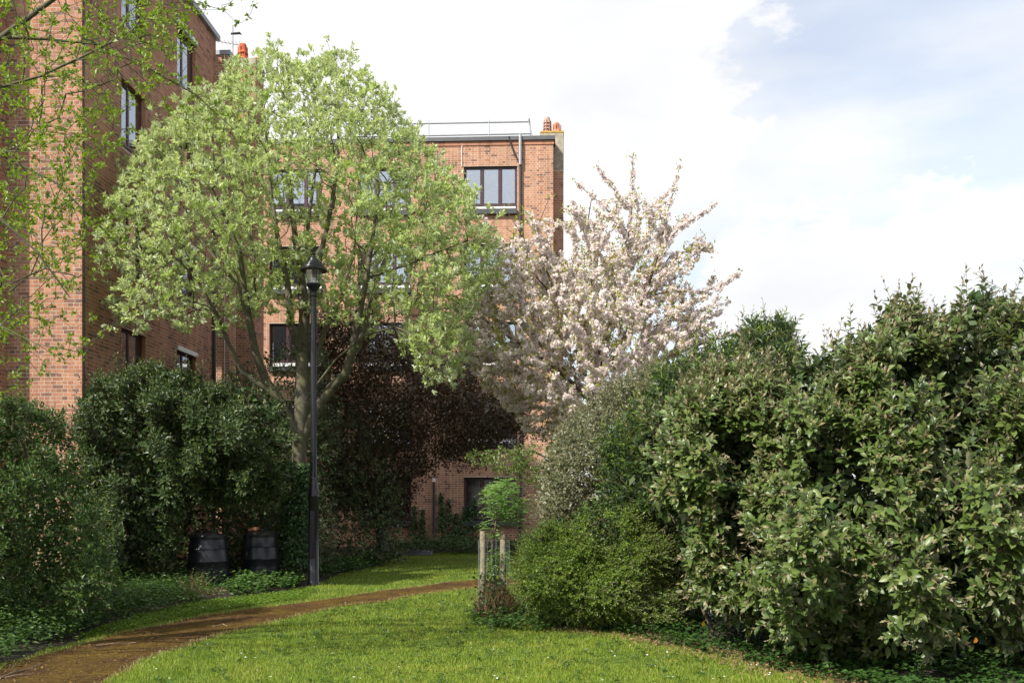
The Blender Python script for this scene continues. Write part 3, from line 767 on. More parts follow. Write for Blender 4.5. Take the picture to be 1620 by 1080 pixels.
def window(root, orig, du, nrm, a, b, c, d, mull, depth=0.10, sillbox=True, panel=0.30, white_head=False, fw=0.05, sill_mat='sill', glass='glass'):
    """casement window filling the opening a..b, c..d; mull = positions (0..1) of mullions"""
    orig = Vector(orig); du = Vector(du); nrm = Vector(nrm)
    def bx(mb, ua, ub, za, zb, w0, w1):
        v = [mb.bm.verts.new(orig + du * u + nrm * w + Vector((0, 0, z))) for u in (ua, ub) for w in (w0, w1) for z in (za, zb)]
        for f in ((0,1,3,2),(4,6,7,5),(0,4,5,1),(2,3,7,6),(0,2,6,4),(1,5,7,3)): mb.bm.faces.new([v[i] for i in f])
    w0, w1 = -depth - 0.05, -depth
    pc = c + panel
    mb = MB()
    bx(mb, a, a + fw, c, d, w0, w1); bx(mb, b - fw, b, c, d, w0, w1)
    bx(mb, a + fw, b - fw, d - fw, d, w0, w1 - .002); bx(mb, a + fw, b - fw, pc, pc + fw, w0, w1 - .002)
    ms_ = [a + (b - a) * q for q in mull]
    for u in ms_: bx(mb, u - fw * .7, u + fw * .7, pc + fw, d - fw, w0, w1 - .001)
    fr = mb.build('window', M['frame'], root)
    edges = [a + fw] + ms_ + [b - fw]
    for i, (ua, ub) in enumerate(zip(edges, edges[1:])):
        q0 = ua + (fw * .7 if i > 0 else 0); q1 = ub - (fw * .7 if i < len(edges) - 2 else 0)
        mb = MB()   # casement sash then glass
        s2 = 0.03
        bx(mb, q0, q0 + s2, pc + fw, d - fw, w0 + .01, w1 - .012); bx(mb, q1 - s2, q1, pc + fw, d - fw, w0 + .01, w1 - .012)
        bx(mb, q0 + s2, q1 - s2, pc + fw, pc + fw + s2, w0 + .01, w1 - .013); bx(mb, q0 + s2, q1 - s2, d - fw - s2, d - fw, w0 + .01, w1 - .013)
        mb.build('sash', M['frame'], fr)
        mb = MB(); bx(mb, q0 + s2, q1 - s2, pc + fw + s2, d - fw - s2, w0 + .02, w0 + .028); mb.build('pane', M[glass], fr)
    mb = MB(); bx(mb, a + .002, b - .002, c, pc, w0, w1 - .02); mb.build('panel', M['white'] if panel > 0.2 else M['frame'], fr)
    mb = MB(); bx(mb, a - .05, b + .05, c - .1, d + .05, w0 - .52, w0 - .5); mb.build('room_dark_sheet', M['dark'], fr)  # near-black sheet standing in for the unlit depth behind the glass
    kind_ = rng.integers(0, 4)
    def drape(ua, ub, za, zb):
        q_ = MB(); n_ = max(3, int((ub - ua) / .045)); vs = []
        for i_ in range(n_ + 1):
            u_ = ua + (ub - ua) * i_ / n_; w_ = w0 - .10 - .018 * (i_ % 2)
            vs.append([q_.bm.verts.new(orig + du * u_ + nrm * w_ + Vector((0, 0, z_))) for z_ in (za, zb)])
        for v0, v1 in zip(vs, vs[1:]): q_.bm.faces.new((v0[0], v1[0], v1[1], v0[1]))
        q_.build('curtain', M['curtain'], fr)
    if kind_ == 0: drape(a + .02, a + (b - a) * .3, c, d); drape(b - (b - a) * .24, b - .02, c, d)
    elif kind_ == 1: drape(a + .02, b - .02, c, d)
    elif kind_ == 2: drape(a + .02, b - .02, d - (d - c) * .38, d)
    if sillbox:
        mb = MB(); bx(mb, a + 0.03, b - 0.01, c - 0.03, c + 0.14, -depth + .004, 0.14); mb.build('sill', M[sill_mat], fr)
    if white_head:
        mb = MB(); bx(mb, a - .02, b + .03, d - .02, d + 0.09, -.03, 0.05); mb.build('lintel', M['white'], fr)
    return fr

# ---- left building
TH = -0.045
lb = empty('brick_building', (-8.29, 18.28, 0), 'tall red brick block at the left edge, its corner and side wall rising high', 'building', rz=TH)
ZT = 13.95
wins = []
for kz in range(5):
    top = 2.6 + 2.63 * kz
    wins.append((1.66, 2.83, top - 1.45, top)); wins.append((4.6, 5.8, top - 1.45, top))
add_wall(lb, (0, 0, 0), (1, 0, 0), (0, -1, 0), -1.49, 0, 0, ZT, [], M['brick_left'], M['mortar'], 230, (2, 128, -5, 700))
add_wall(lb, (0, 0, 0), (0, 1, 0), (1, 0, 0), 0.0, 7.23, 0, ZT, wins, M['brick_left'], M['mortar'], 70, (140, 200, 380, 600))
add_wall(lb, (-1.49, 0, 0), (0, -1, 0), (1, 0, 0), 0, 0.5, 0, ZT, [], M['brick_left'], M['mortar'])
add_wall(lb, (-1.49, -0.5, 0), (-1, 0, 0), (0, -1, 0), 0, 3.0, 0, ZT, [], M['brick_left'], M['mortar'])
for i, h in enumerate(wins):
    window(lb, (0, 0, 0), (0, 1, 0), (1, 0, 0), *h, [0.45], depth=0.09, sillbox=False, panel=0.12, white_head=(i % 2 == 1), fw=0.045)
MB().box(-9, -0.3, 0.4, 7.1, 13.6, ZT).box(-9, -.35, 7.23, 7.25, 0, ZT).build('roof', M['felt'], lb)
MB().box(-9, -8.9, 0.2, 7.2, 0, 13.5).build('rear_wall', M['brick_left'], lb)
MB().box(-1.49, 0.10, -0.10, 0.10, ZT, ZT + .13).box(-0.02, 0.10, 0.10, 7.3, ZT, ZT + .13).box(-4.6, -1.40, -0.6, -0.35, ZT, ZT + .13).build('coping', M['coping'], lb)
MB().tube([(0.06, 6.95, 0), (0.06, 6.95, 9.3)], 0.045, 8).build('drainpipe', M['pipe'], lb, True)
MB().tube([(0.02, 0.04, 0), (0.02, 0.04, ZT)], 0.013, 5).build('cable', M['pipe'], lb)
# narrow brick pier beyond the end of the side wall
pr = empty('brick_pier', (-8.29 + 0.045 * 7.35, 18.28 + 7.35, 0), 'narrow brick pier with grey metal cap just past the end of the left block', 'pier', rz=TH)
add_wall(pr, (-0.25, 0, 0), (1, 0, 0), (0, -1, 0), 0, 0.56, 0, 13.6, [], M['brick_far'], M['mortar_far'])
add_wall(pr, (0.31, 0, 0), (0, 1, 0), (1, 0, 0), 0, 0.55, 0, 13.6, [], M['brick_left'], M['mortar'])
MB().box(-0.3, 0.36, -0.05, 0.6, 13.6, 13.72).build('cap', M['coping'], pr)
MB().tube([(0.2, -0.02, 4), (0.2, -0.02, 13.6)], 0.012, 5).build('cable', M['white'], pr)
MB().box(-.24, .30, .01, .55, 0, 13.59).build('core', M['mortar'], pr)

def louvre_pot(root, c, z, r0, r1, h, tiers, mat, nm='chimney_pot'):
    pr_ = [(r0 * 1.08, 0), (r0, 0.03)]
    mb = MB().lathe([(r0 * 1.08, 0), (r0 * .92, 0.05), (r0 * .80, 0.06), (r0 * .72, h * .86), (r1, h * .92), (r1 * .9, h), (r1 * .7, h), (r1 * .65, h - .05)], 14, (c[0], c[1], z))
    o = mb.build(nm, mat, root, True)
    mb = MB()
    for k_ in range(tiers):
        z0 = z + h * (0.10 + 0.72 * k_ / tiers); zz = h * 0.72 / tiers
        sc = 1 - 0.16 * k_ / max(1, tiers)
        mb.lathe([(r0 * 1.02 * sc, z0 + zz * .0), (r0 * 1.1 * sc, z0 + zz * .12), (r0 * .80 * sc, z0 + zz * .45)], 14, (c[0], c[1], 0), False)
        for q in range(7):
            an = q * 0.8976; x, y = c[0] + math.cos(an) * r0 * .95 * sc, c[1] + math.sin(an) * r0 * .95 * sc
            mb.tube([(x, y, z0), (x, y, z0 + zz)], 0.016, 4)
    mb.build('louvre', mat, o)
    return o
# ---- chimney stack with red pots and aerial, seen over the tree
cs = empty('chimney_stack', (-7.72, 27.3, 0), 'brick chimney stack with bright red pots above the pale green tree', 'chimney', rz=TH)
add_wall(cs, (-0.45, -0.4, 0), (1, 0, 0), (0, -1, 0), 0, 0.9, 0, 13.9, [], M['brick_left'], M['mortar'])
add_wall(cs, (0.45, -0.4, 0), (0, 1, 0), (1, 0, 0), 0, 0.8, 0, 13.9, [], M['brick_left'], M['mortar'])
MB().box(-.44, .44, -.39, .4, 0, 13.89).build('core', M['mortar'], cs)
MB().box(-.48, .48, -.43, .43, 13.9, 14.1).build('cap', M['cement'], cs)
louvre_pot(cs, (0.02, -.15), 14.1, .15, .11, .52, 2, M['pot_red']); louvre_pot(cs, (0.34, .1), 14.1, .12, .1, .22, 1, M['pot_red'])
ae = empty('tv_aerial', (-7.98, 27.1, 14.1), 'thin metal television aerial on a mast beside the red chimney pots', 'aerial')
MB().tube([(0, 0, 0), (0, 0, 1.05)], 0.017, 6).build('mast', M['lead'], ae)
MB().tube([(-.62, 0, .62), (.32, .1, .50)], 0.012, 5).build('boom', M['lead'], ae)
for q in range(8): MB().tube([(-.55 + q * .11, -.14, .61 - q * .014), (-.55 + q * .11, .16, .61 - q * .014)], 0.006, 4).build('rod', M['lead'], ae)
MB().tube([(-.05, 0, .8), (.2, 0, .82), (.24, .05, .8)], [0.03, .035, .01], 6).build('dipole', M['pipe'], ae)

# ---- far building
fb = empty('brick_building', (1.39, 32.0, 0), 'five storey orange brick block facing the lawn behind the trees, sunlit at the top', 'building', rz=TH)
def fu(px): return (px - 875) / 46.9
FT = 13.72
cols = [(fu(733), fu(818)), (fu(563), fu(649)), (fu(420), fu(506))]
fw_ = []
for a, b in cols:
    for kz in range(5):
        top = 2.36 + 2.63 * kz; fw_.append((a, b, top - 1.62, top))
add_wall(fb, (0, 0, 0), (1, 0, 0), (0, -1, 0), -11.6, 0, 0, FT, fw_, M['brick_far'], M['mortar_far'], 300, (640, 735, 756, 850))
add_wall(fb, (0, 0, 0), (0, 1, 0), (1, 0, 0), 0, 6, 0, FT, [], M['brick_far'], M['mortar_far'])
for i, h in enumerate(fw_):
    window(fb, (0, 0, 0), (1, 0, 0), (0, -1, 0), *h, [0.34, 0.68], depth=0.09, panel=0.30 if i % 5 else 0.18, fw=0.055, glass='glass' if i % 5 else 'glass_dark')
MB().box(-11.6, -0.02, 0.3, 6, 13.3, 13.6).build('roof', M['felt'], fb)
MB().box(-11.6, -11.5, 0.2, 6, 0, 13.4).build('rear_wall', M['brick_far'], fb)
MB().box(-11.6, 0.07, -0.09, 0.25, FT, FT + .13).box(-0.1, 0.07, 0.25, 6, FT, FT + .13).build('coping', M['coping_dark'], fb)
MB().box(-11.6, 0.03, -0.03, 0.0, FT - .14, FT - .002).build('string_course', M['brick_far'], fb)
# roof rail
def rail_pt(px, py, yy=0.6): return (fu(px) * (32.6 / 32), yy, EYE + (HZ - py) * 32.6 / F)
rl = empty('roof_railing', (1.39, 32.0, 0), 'galvanised two rail safety railing along the far flat roof', 'railing', rz=TH)
MB().tube([rail_pt(560, 192), rail_pt(700, 192), rail_pt(837, 192)], 0.028, 6).build('top_rail', M['galv'], rl)
MB().tube([rail_pt(560, 211.5), rail_pt(840, 211)], 0.028, 6).build('lower_rail', M['galv'], rl)
for px in (580, 677, 773): MB().tube([rail_pt(px, 188), rail_pt(px, 218)], 0.024, 6).build('post', M['galv'], rl)
MB().tube([rail_pt(836, 192), rail_pt(841, 212), rail_pt(841, 217)], 0.026, 6).build('post', M['galv'], rl)
MB().tube([rail_pt(837, 192, .3), rail_pt(839, 192, 2.5)], 0.026, 6).build('top_rail', M['galv'], rl)
def wp(px, py, w=0.05):
    return (fu(px), -w, EYE + (HZ - py) * 32 / F)
MB().tube([wp(823, 216, .07), wp(823, 258, .07), wp(824, 864, .07)], 0.045, 8).build('drainpipe', M['pipe'], fb, True)
MB().tube([wp(823, 214, .11), wp(823, 262, .12)], 0.05, 8).build('rainwater_head', M['lead'], fb, True)
MB().tube([wp(805, 216, .09), wp(808, 228), wp(815, 246), wp(822, 258)], 0.03, 6).build('pipe', M['pipe'], fb)
MB().tube([wp(690, 232, .02), wp(690, 620, .02)], 0.014, 5).build('cable', M['lead'], fb)
MB().tube([wp(730, 224, .02), wp(730, 262, .02)], 0.012, 5).build('cable', M['white'], fb)
vp = empty('vent_pipe', (fu(686) + 1.39, 32.0 - 0.15 - TH * fu(686) * -1, 0), 'black vent pipe with pale top standing against the far wall', 'pipe')
MB().tube([(0, 0, 0), (0, 0, 2.2)], 0.045, 8).build('pipe', M['pipe'], vp, True)
MB().tube([(0, 0, 2.2), (0, 0, 2.32)], 0.06, 8).build('cap', M['white'], vp, True)
# chimney on the right end
ch = empty('chimney_stack', (1.39, 32.65, 0), 'lichen covered chimney stack with two terracotta pots on the right end of the far block', 'chimney', rz=TH)
add_wall(ch, (-0.42, 0, 0), (1, 0, 0), (0, -1, 0), 0.40, 0.80, 0, 12.95, [], M['brick_far'], M['mortar_far'])
add_wall(ch, (0.38, 0, 0), (0, 1, 0), (1, 0, 0), 0, 0.9, 0, 12.95, [], M['brick_far'], M['mortar_far'])
MB().box(-.41, .372, .012, .9, 0, 12.94).build('core', M['mortar_far'], ch)
MB().box(-.42, .39, -.01, .92, 12.95, 14.22).bevel(.015).build('cement_top', M['cement'], ch)
MB().box(-.43, .40, -.02, .93, 14.22, 14.28).build('cap', M['lichen'], ch)
louvre_pot(ch, (-.18, .35), 14.28, .15, .10, .60, 4, M['pot_pale']); louvre_pot(ch, (.15, .35), 14.28, .15, .08, .42, 1, M['pot'])

# ------------------------------------------------------------------ lamp post
lp_ = empty('lamp_post', (-3.726, 17.8, 0), 'tall black lamp post', 'lamp post')
lp_['label'] = 'tall black lamp post with a glazed lantern standing at the lawn edge'
MB().lathe([(.12, 0), (.12, .04), (.098, .07), (.094, 1.62), (.10, 1.63), (.10, 1.70), (.094, 1.71), (.092, 1.84), (.075, 1.96), (.063, 2.02)], 20).build('base_column', M['black_paint'], lp_, True)
MB().lathe([(.061, 2.0), (.057, 5.42)], 18).build('pole', M['black_paint'], lp_, True)
MB().box(-.04, .04, -.102, -.09, .5, 1.4).build('access_door', M['black_paint'], lp_)
MB().lathe([(.062, 5.40), (.07, 5.42), (.055, 5.46), (.06, 5.50), (.11, 5.58), (.135, 5.61), (.135, 5.645), (.12, 5.65)], 18).build('collar', M['black_paint'], lp_, True)
lan = MB().lathe([(.118, 5.652), (.16, 5.92)], 8, cap=False).build('lantern_glass', M['lglass'], lp_)
for q in range(8):
    an = q * math.pi / 4
    MB().tube([(.121 * math.cos(an), .121 * math.sin(an), 5.65), (.163 * math.cos(an), .163 * math.sin(an), 5.93)], 0.006, 4).build('glazing_bar', M['lead'], lp_)
MB().lathe([(.055, 5.652), (.055, 5.74), (.05, 5.76)], 14).build('lamp_holder', M['white'], lp_, True)
rf = [(.165, 5.915), (.255, 5.885), (.26, 5.90), (.235, 5.935)]
r_, z_ = .235, 5.935
for q in range(5):
    r2 = r_ - .036; rf += [(r_ - .004, z_ + .018), (r2, z_ + .04)]; r_, z_ = r2, z_ + .04
rf += [(.04, z_ + .04), (.02, z_ + .05), (.035, z_ + .075), (.025, z_ + .10), (.004, z_ + .115)]
MB().lathe(rf, 24).build('lamp_roof', M['black_paint'], lp_, True)

# ------------------------------------------------------------------ compost bins
def compost_bin(loc, rz, label, lidz, sc=1.0):
    e = empty('compost_bin', loc, label, 'compost bin', 'black compost bins under the dark shrub', rz)
    MB().lathe([(.36 * sc, 0), (.365 * sc, .25), (.355 * sc, .42), (.362 * sc, .43), (.352 * sc, .45), (.335 * sc, .66), (.342 * sc, .67), (.33 * sc, .69), (.31 * sc, lidz - .12)], 32).build('body', M['bin'], e, True)
    lid = MB().lathe([(.31 * sc, lidz - .12), (.325 * sc, lidz - .115), (.328 * sc, lidz - .07), (.30 * sc, lidz - .055), (.295 * sc, lidz - .04), (.18 * sc, lidz), (.10 * sc, lidz + .01), (.09 * sc, lidz + .035), (.0 + .01, lidz + .04)], 32).build('lid', M['bin'], e, True)
    h = MB().box(-.13, .13, -.52 * sc, -.30, .0, .30).bevel(.03, 2).build('hatch', M['bin'], e, True)
    MB().box(-.10, .10, -.545 * sc, -.515 * sc, .17, .20).box(-.10, .10, -.545 * sc, -.515 * sc, .09, .11).bevel(.006).build('hatch_grip', M['bin'], h)
    return e
compost_bin((-5.80, 18.1, 0), 0.75, 'black compost bin with its hatch facing the lawn, left of the pair', .97, 1.06)
compost_bin((-5.03, 18.95, 0), 0.3, 'black compost bin behind, with a loose brick lying on its lid', .98, 1.05)
bk = MB().box(-.11, .11, -.05, .05, 0, .065).bevel(.006).build('loose_brick', M['brick_far'], None)
bk.location = (-5.13, 18.84, .985); bk.rotation_euler = (0, R(-10), 0.25)
tag(bk, 'loose weathered brick lying on the lid of the right compost bin', 'brick')

# ------------------------------------------------------------------ big pale green tree
tw = empty('whitebeam_tree', (-4.30, 19.4, 0), 'large pale green tree with many upright limbs behind the lamp post', 'tree')
T = Tree()
Yt = 19.4
def L_(pts, Ys, rad, start=None): return T.limb([at(x, y, Yt + dy) for (x, y), dy in zip(pts, Ys)], rad, start)
tr_ = L_([(476, 940), (474, 860), (472, 790), (474, 700), (478, 640)], [0, 0, 0, 0, 0], [.19, .165, .15, .145, .155])
ml = L_([(478, 560), (482, 500), (478, 455), (470, 400), (462, 330), (455, 260)], [.1, .1, .2, .4, .6, .9], [.13, .115, .10, .07, .05, .03], tr_[4])
l2 = L_([(440, 630), (420, 600), (405, 560), (395, 510), (388, 470), (380, 400), (350, 330)], [-.2, -.3, -.5, -.7, -.8, -1, -1.2], [.10, .085, .08, .07, .065, .045, .028], tr_[3])
l2b = L_([(385, 590), (360, 540), (345, 500), (310, 440), (270, 400)], [-.5, -.8, -1.0, -1.3, -1.6], [.055, .045, .035, .028, .02], l2[0])
l2c = L_([(375, 450), (350, 420), (318, 380), (260, 340)], [-.9, -.9, -.8, -.6], [.04, .032, .025, .018], l2[3])
l2d = L_([(402, 470), (404, 430), (398, 370), (400, 300)], [-.4, -.2, 0, .2], [.035, .03, .025, .018], l2[4])
l3 = L_([(505, 640), (525, 612), (546, 592), (556, 560), (568, 500), (580, 440), (592, 360), (600, 290)], [0, -.1, -.3, -.5, -.6, -.8, -.9, -.9], [.105, .10, .095, .08, .065, .052, .038, .025], tr_[3])
l3b = L_([(566, 550), (580, 510), (590, 450), (620, 390), (650, 340)], [-.3, -.1, .2, .5, .8], [.06, .05, .042, .03, .02], l3[3])
l3c = L_([(530, 570), (575, 530), (625, 517), (680, 540), (700, 590)], [-.5, -.9, -1.3, -1.6, -1.7], [.03, .026, .022, .018, .012], tr_[4])
l3d = L_([(640, 420), (690, 400), (740, 380)], [-.6, -1, -1.3], [.03, .022, .014], l3[5])
l4 = L_([(462, 520), (455, 450), (440, 380), (428, 300), (420, 200)], [-.3, -.4, -.4, -.2, 0], [.075, .065, .05, .038, .022], ml[0])
l5 = L_([(492, 480), (500, 430), (520, 350), (535, 260), (535, 170)], [-.3, -.7, -.9, -.9, -.7], [.065, .055, .045, .03, .02], ml[1])
l6 = L_([(484, 420), (488, 350), (500, 260), (480, 170)], [.5, 1, 1.4, 1.5], [.05, .04, .03, .02], ml[2])
l7 = L_([(515, 520), (540, 470), (560, 400), (566, 320)], [.3, .7, 1.2, 1.6], [.05, .04, .032, .02], tr_[4])
crown = [(335, 150), (360, 105), (400, 100), (430, 66), (455, 95), (490, 115), (520, 80), (545, 85), (580, 120), (612, 140), (628, 170), (650, 200), (680, 235), (700, 260), (735, 295), (765, 318), (760, 350), (790, 380), (775, 420), (770, 470), (745, 500), (748, 545), (725, 590), (690, 615), (655, 570), (610, 500), (575, 450), (540, 425), (500, 405), (460, 405), (420, 420), (380, 425), (330, 490), (290, 530), (250, 510), (210, 530), (180, 500), (165, 470), (160, 420), (145, 380), (165, 330), (180, 290), (215, 250), (230, 210), (270, 190), (290, 150)]
att, _ = volume(crown, Yt - 0.4, 3.3, 4000, front=0.12, lump=0.4, seed=11, Rpx=250)
low_, _ = volume([(330, 480), (380, 425), (500, 405), (575, 450), (610, 500), (590, 540), (540, 520), (500, 500), (440, 500), (390, 500), (340, 540)], Yt - .2, 1.6, 420, front=0, lump=.4, seed=12, Rpx=60)
wisp_, _ = volume([(330, 130), (365, 90), (430, 50), (480, 80), (530, 62), (600, 100), (650, 170), (720, 260), (790, 330), (800, 400), (760, 500), (740, 600), (690, 625), (640, 560), (640, 300), (500, 150), (380, 150), (250, 250), (180, 380), (200, 540), (150, 500), (135, 380), (170, 280), (230, 180)], Yt - .3, 1.8, 420, front=0, lump=.4, seed=13, Rpx=60)
att = np.concatenate([att, low_, wisp_])
# the crown stays clear of the wall on its left
lim = -8.29 + 0.045 * (att[:, 1] - 18.28) + 0.25
att = att[(att[:, 1] < 18.1) | (att[:, 0] > lim)]
lamp_room = lambda q: ~((q[:, 1] < 18.45) & (np.abs(q[:, 0] + 3.73) < .85) & (q[:, 2] < 7.3))
att = att[lamp_room(att)]
T.grow(att, 0.22, 0.22, 0.2, ok_from=3); T.finish(0.0035, 2.5)
T.mesh(tw, M['bark'], 'trunk', 0.03)
def leaf_on_twigs(T, rmax, per, D_out, up, spread, jit=0.05, zmin=0.3):
    k = np.nonzero((T.rad < rmax) & (T.parr >= 0))[0]
    k = np.repeat(k, per); t_ = rng.random(len(k))
    P = T.P[k] * t_[:, None] + T.P[T.parr[k]] * (1 - t_)[:, None] + rng.normal(size=(len(k), 3)) * jit
    D = unit(T.d[k] * D_out + rvec(len(k)) * spread + np.array([0, 0, up]))
    Nn = unit(rvec(len(k)) * 0.7 + np.array([0, 0, 0.9])); return P, D, Nn
def rosettes(T, rmax, prob, nl, size, seed):
    k = np.nonzero((T.rad < rmax) & (T.parr >= 0))[0]
    pr_ = np.clip(prob + .55 * lumps(T.P[k], .42, seed), .06, 1); k = k[rng.random(len(k)) < pr_]
    k = np.repeat(k, rng.integers(1, 4, len(k))); n_ = len(k); ax = unit(T.d[k] * .5 + rvec(n_) * .55 + [0, 0, .75]); C = T.P[k] + rng.normal(size=(n_, 3)) * .05
    q = np.repeat(np.arange(n_), nl); a_ = ax[q]
    rr = unit(np.cross(a_, rvec(len(q)))); opn = rng.uniform(.35, 1.5, (len(q), 1))
    D = unit(a_ + rr * opn); P = C[q] + a_ * rng.uniform(-.05, .05, (len(q), 1)) + D * .015
    Nn = unit(a_ * 1.0 - rr * .4 + rvec(len(q)) * .3)
    sz = (size * rng.uniform(.7, 1.25, n_))[q] * rng.uniform(.75, 1.15, len(q)); return P, D, Nn, sz
P, D, Nn, sz = rosettes(T, 0.009, 1.02, 9, .097, 8)
k = ~((P[:, 1] < 18.3) & (np.abs(P[:, 0] + 3.73) < .42) & (P[:, 2] < 6.7))
P, D, Nn, sz = P[k], D[k], Nn[k], sz[k]
add_leaves(tw, P, D, Nn, sz, sz * rng.uniform(.42, .55, len(P)), M['l_whitebeam'], 'fold')
print('whitebeam leaves', len(P), 'tris', sum(len(o_.data.polygons) for o_ in bpy.data.objects if o_.type=='MESH'), 'nodes', len(T.P))

# ivy on its trunk
iv = empty('ivy', (-4.30, 19.15, 0), 'green ivy climbing the foot of the big pale green tree', 'ivy')
n = 2600; z = rng.uniform(0.2, 2.35, n) ** 1; an = rng.uniform(-math.pi, 0.0, n); rr = .21 + rng.normal(0, .05, n) + 0.10 * (1 - z / 2.4)
P = np.stack([-4.36 + np.cos(an) * rr * 1.25, 19.4 + np.sin(an) * rr, z], 1); O = np.stack([np.cos(an), np.sin(an), np.zeros(n)], 1)
add_leaves(iv, P, unit(O * .4 + rvec(n) * .5 + [0, 0, -.6]), unit(O + rvec(n) * .4 + [0, 0, .3]), rng.uniform(.05, .09, n), rng.uniform(.05, .08, n), M['l_ivy'], 'fold')

# ------------------------------------------------------------------ cherry in blossom
ct = empty('cherry_tree', (1.95, 20.5, 0), 'cherry tree covered in pale pink blossom beside the far brick block', 'tree')
T = Tree(); Yt = 20.5
tr_ = T.limb([at(952, 905, Yt), at(955, 760, Yt), at(958, 660, Yt), at(950, 600, Yt)], [.13, .12, .10, .085])
def CL(pts, dys, rad, st): return T.limb([at(x, y, Yt + d) for (x, y), d in zip(pts, dys)], rad, st)
a_ = CL([(960, 540), (975, 480), (985, 420), (995, 370), (1000, 325), (1001, 285), (1001, 247)], [0, .1, .1, .1, .1, .1, .1], [.06, .045, .034, .025, .017, .011, .006], tr_[3])
CL([(985, 315), (965, 292), (945, 264)], [0, 0, 0], [.014, .01, .006], a_[4])
CL([(975, 345), (950, 322), (910, 288)], [-.1, -.2, -.3], [.016, .011, .006], a_[3])
b_ = CL([(990, 530), (1020, 470), (1042, 400), (1055, 340), (1066, 300), (1075, 264)], [-.2, -.4, -.5, -.5, -.5, -.5], [.05, .038, .026, .017, .011, .006], tr_[3])
CL([(1075, 360), (1100, 345), (1135, 320)], [-.5, -.5, -.5], [.014, .01, .006], b_[2])
CL([(1060, 405), (1090, 397), (1126, 388)], [-.3, -.2, -.2], [.016, .011, .006], b_[1])
CL([(1060, 460), (1110, 462), (1140, 452), (1168, 434)], [-.5, -.6, -.6, -.6], [.02, .014, .01, .006], b_[1])
CL([(1010, 350), (1035, 325), (1060, 300)], [.1, .2, .2], [.016, .01, .006], a_[3])
c_ = CL([(925, 540), (885, 480), (862, 420), (850, 360), (868, 315)], [0, -.2, -.3, -.3, -.3], [.045, .034, .022, .013, .006], tr_[3])
CL([(850, 440), (830, 380), (800, 330)], [-.5, -.7, -.9], [.02, .013, .007], c_[1])
d_ = CL([(900, 600), (850, 560), (800, 530), (760, 500)], [-.2, -.5, -.8, -1], [.04, .03, .02, .011], tr_[2])
e_ = CL([(1010, 590), (1070, 560), (1120, 540), (1150, 528), (1182, 522)], [.1, .1, 0, 0, 0], [.05, .035, .02, .012, .006], tr_[2])
CL([(1020, 430), (1030, 370), (1028, 322)], [.3, .5, .6], [.014, .010, .006], b_[1])
CL([(935, 400), (925, 350), (905, 318)], [.2, .3, .4], [.014, .010, .006], a_[1])
CL([(1085, 500), (1120, 488), (1152, 478)], [.3, .4, .5], [.014, .010, .006], b_[0])
CL([(800, 400), (775, 370), (765, 340)], [.2, .3, .4], [.012, .009, .006], c_[1])
f_ = CL([(940, 480), (945, 400), (930, 350), (938, 300)], [.5, .9, 1.1, 1.2], [.05, .03, .018, .008], tr_[3])
cp = [(722, 480), (752, 435), (795, 395), (815, 385), (850, 370), (885, 410), (930, 395), (965, 405), (1000, 375), (1040, 400), (1065, 440), (1085, 470), (1090, 500), (1115, 525), (1120, 535), (1140, 540), (1110, 580), (1100, 640), (1060, 680), (1000, 720), (900, 720), (850, 700), (800, 650), (750, 600), (722, 545)]
att, _ = volume(cp, Yt, 2.5, 1500, front=0.1, lump=0.4, seed=21, Rpx=190)
a2_, _ = volume([(770, 400), (820, 330), (870, 320), (930, 330), (1000, 290), (1050, 310), (1100, 350), (1130, 400), (1150, 470), (1140, 540), (1090, 500), (1040, 410), (960, 400), (880, 400)], Yt, 1.6, 150, front=0, lump=.4, seed=22, Rpx=60)
att = np.concatenate([att, a2_])
T.grow(att, 0.60, 0.13, 0.16, ok_from=2); T.finish(0.004, 2.5); T.mesh(ct, M['bark_brown'], 'trunk', 0.03)
k = np.nonzero((T.rad < 0.013) & (T.parr >= 0))[0]
clump = lumps(T.P, 0.5, 4)
k = np.nonzero((T.rad < 0.018) & (T.parr >= 0))[0]
kb = k[(clump[k] > -1.1)]; sl_ = np.linalg.norm(T.P[kb] - T.P[T.parr[kb]], axis=1)
kb = np.repeat(kb, rng.poisson(np.clip(sl_, 0, .5) * 30 * np.clip(.95 + .55 * clump[kb], .3, 1.6))); t_ = rng.random((len(kb), 1))   # one puff of flowers each
C_ = T.P[kb] * t_ + T.P[T.parr[kb]] * (1 - t_) + rvec(len(kb)) * .035; q_ = np.repeat(np.arange(len(kb)), 11)
P = C_[q_] + rvec(len(q_)) * (.050 * rng.random((len(q_), 1)) ** .4) * rng.uniform(.7, 1.3, (len(kb), 1))[q_]
add_leaves(ct, P, rvec(len(P)), unit(rvec(len(P)) + [0, -.2, .3]), rng.uniform(.032, .052, len(P)), rng.uniform(.032, .052, len(P)), M['blossom'], 'petal', 'blossom')
kl = k[(rng.random(len(k)) < 0.8) & (T.rad[k] < .012)]; kl = np.repeat(kl, 8); t_ = rng.random(len(kl))
P2 = T.P[kl] + rng.normal(size=(len(kl), 3)) * .045
add_leaves(ct, P2, unit(rvec(len(P2)) * .8 + [0, 0, .4]), unit(rvec(len(P2)) + [0, 0, .8]), rng.uniform(.05, .095, len(P2)), rng.uniform(.025, .045, len(P2)), M['l_cherry'], 'flat')
print('cherry', len(P), len(P2))

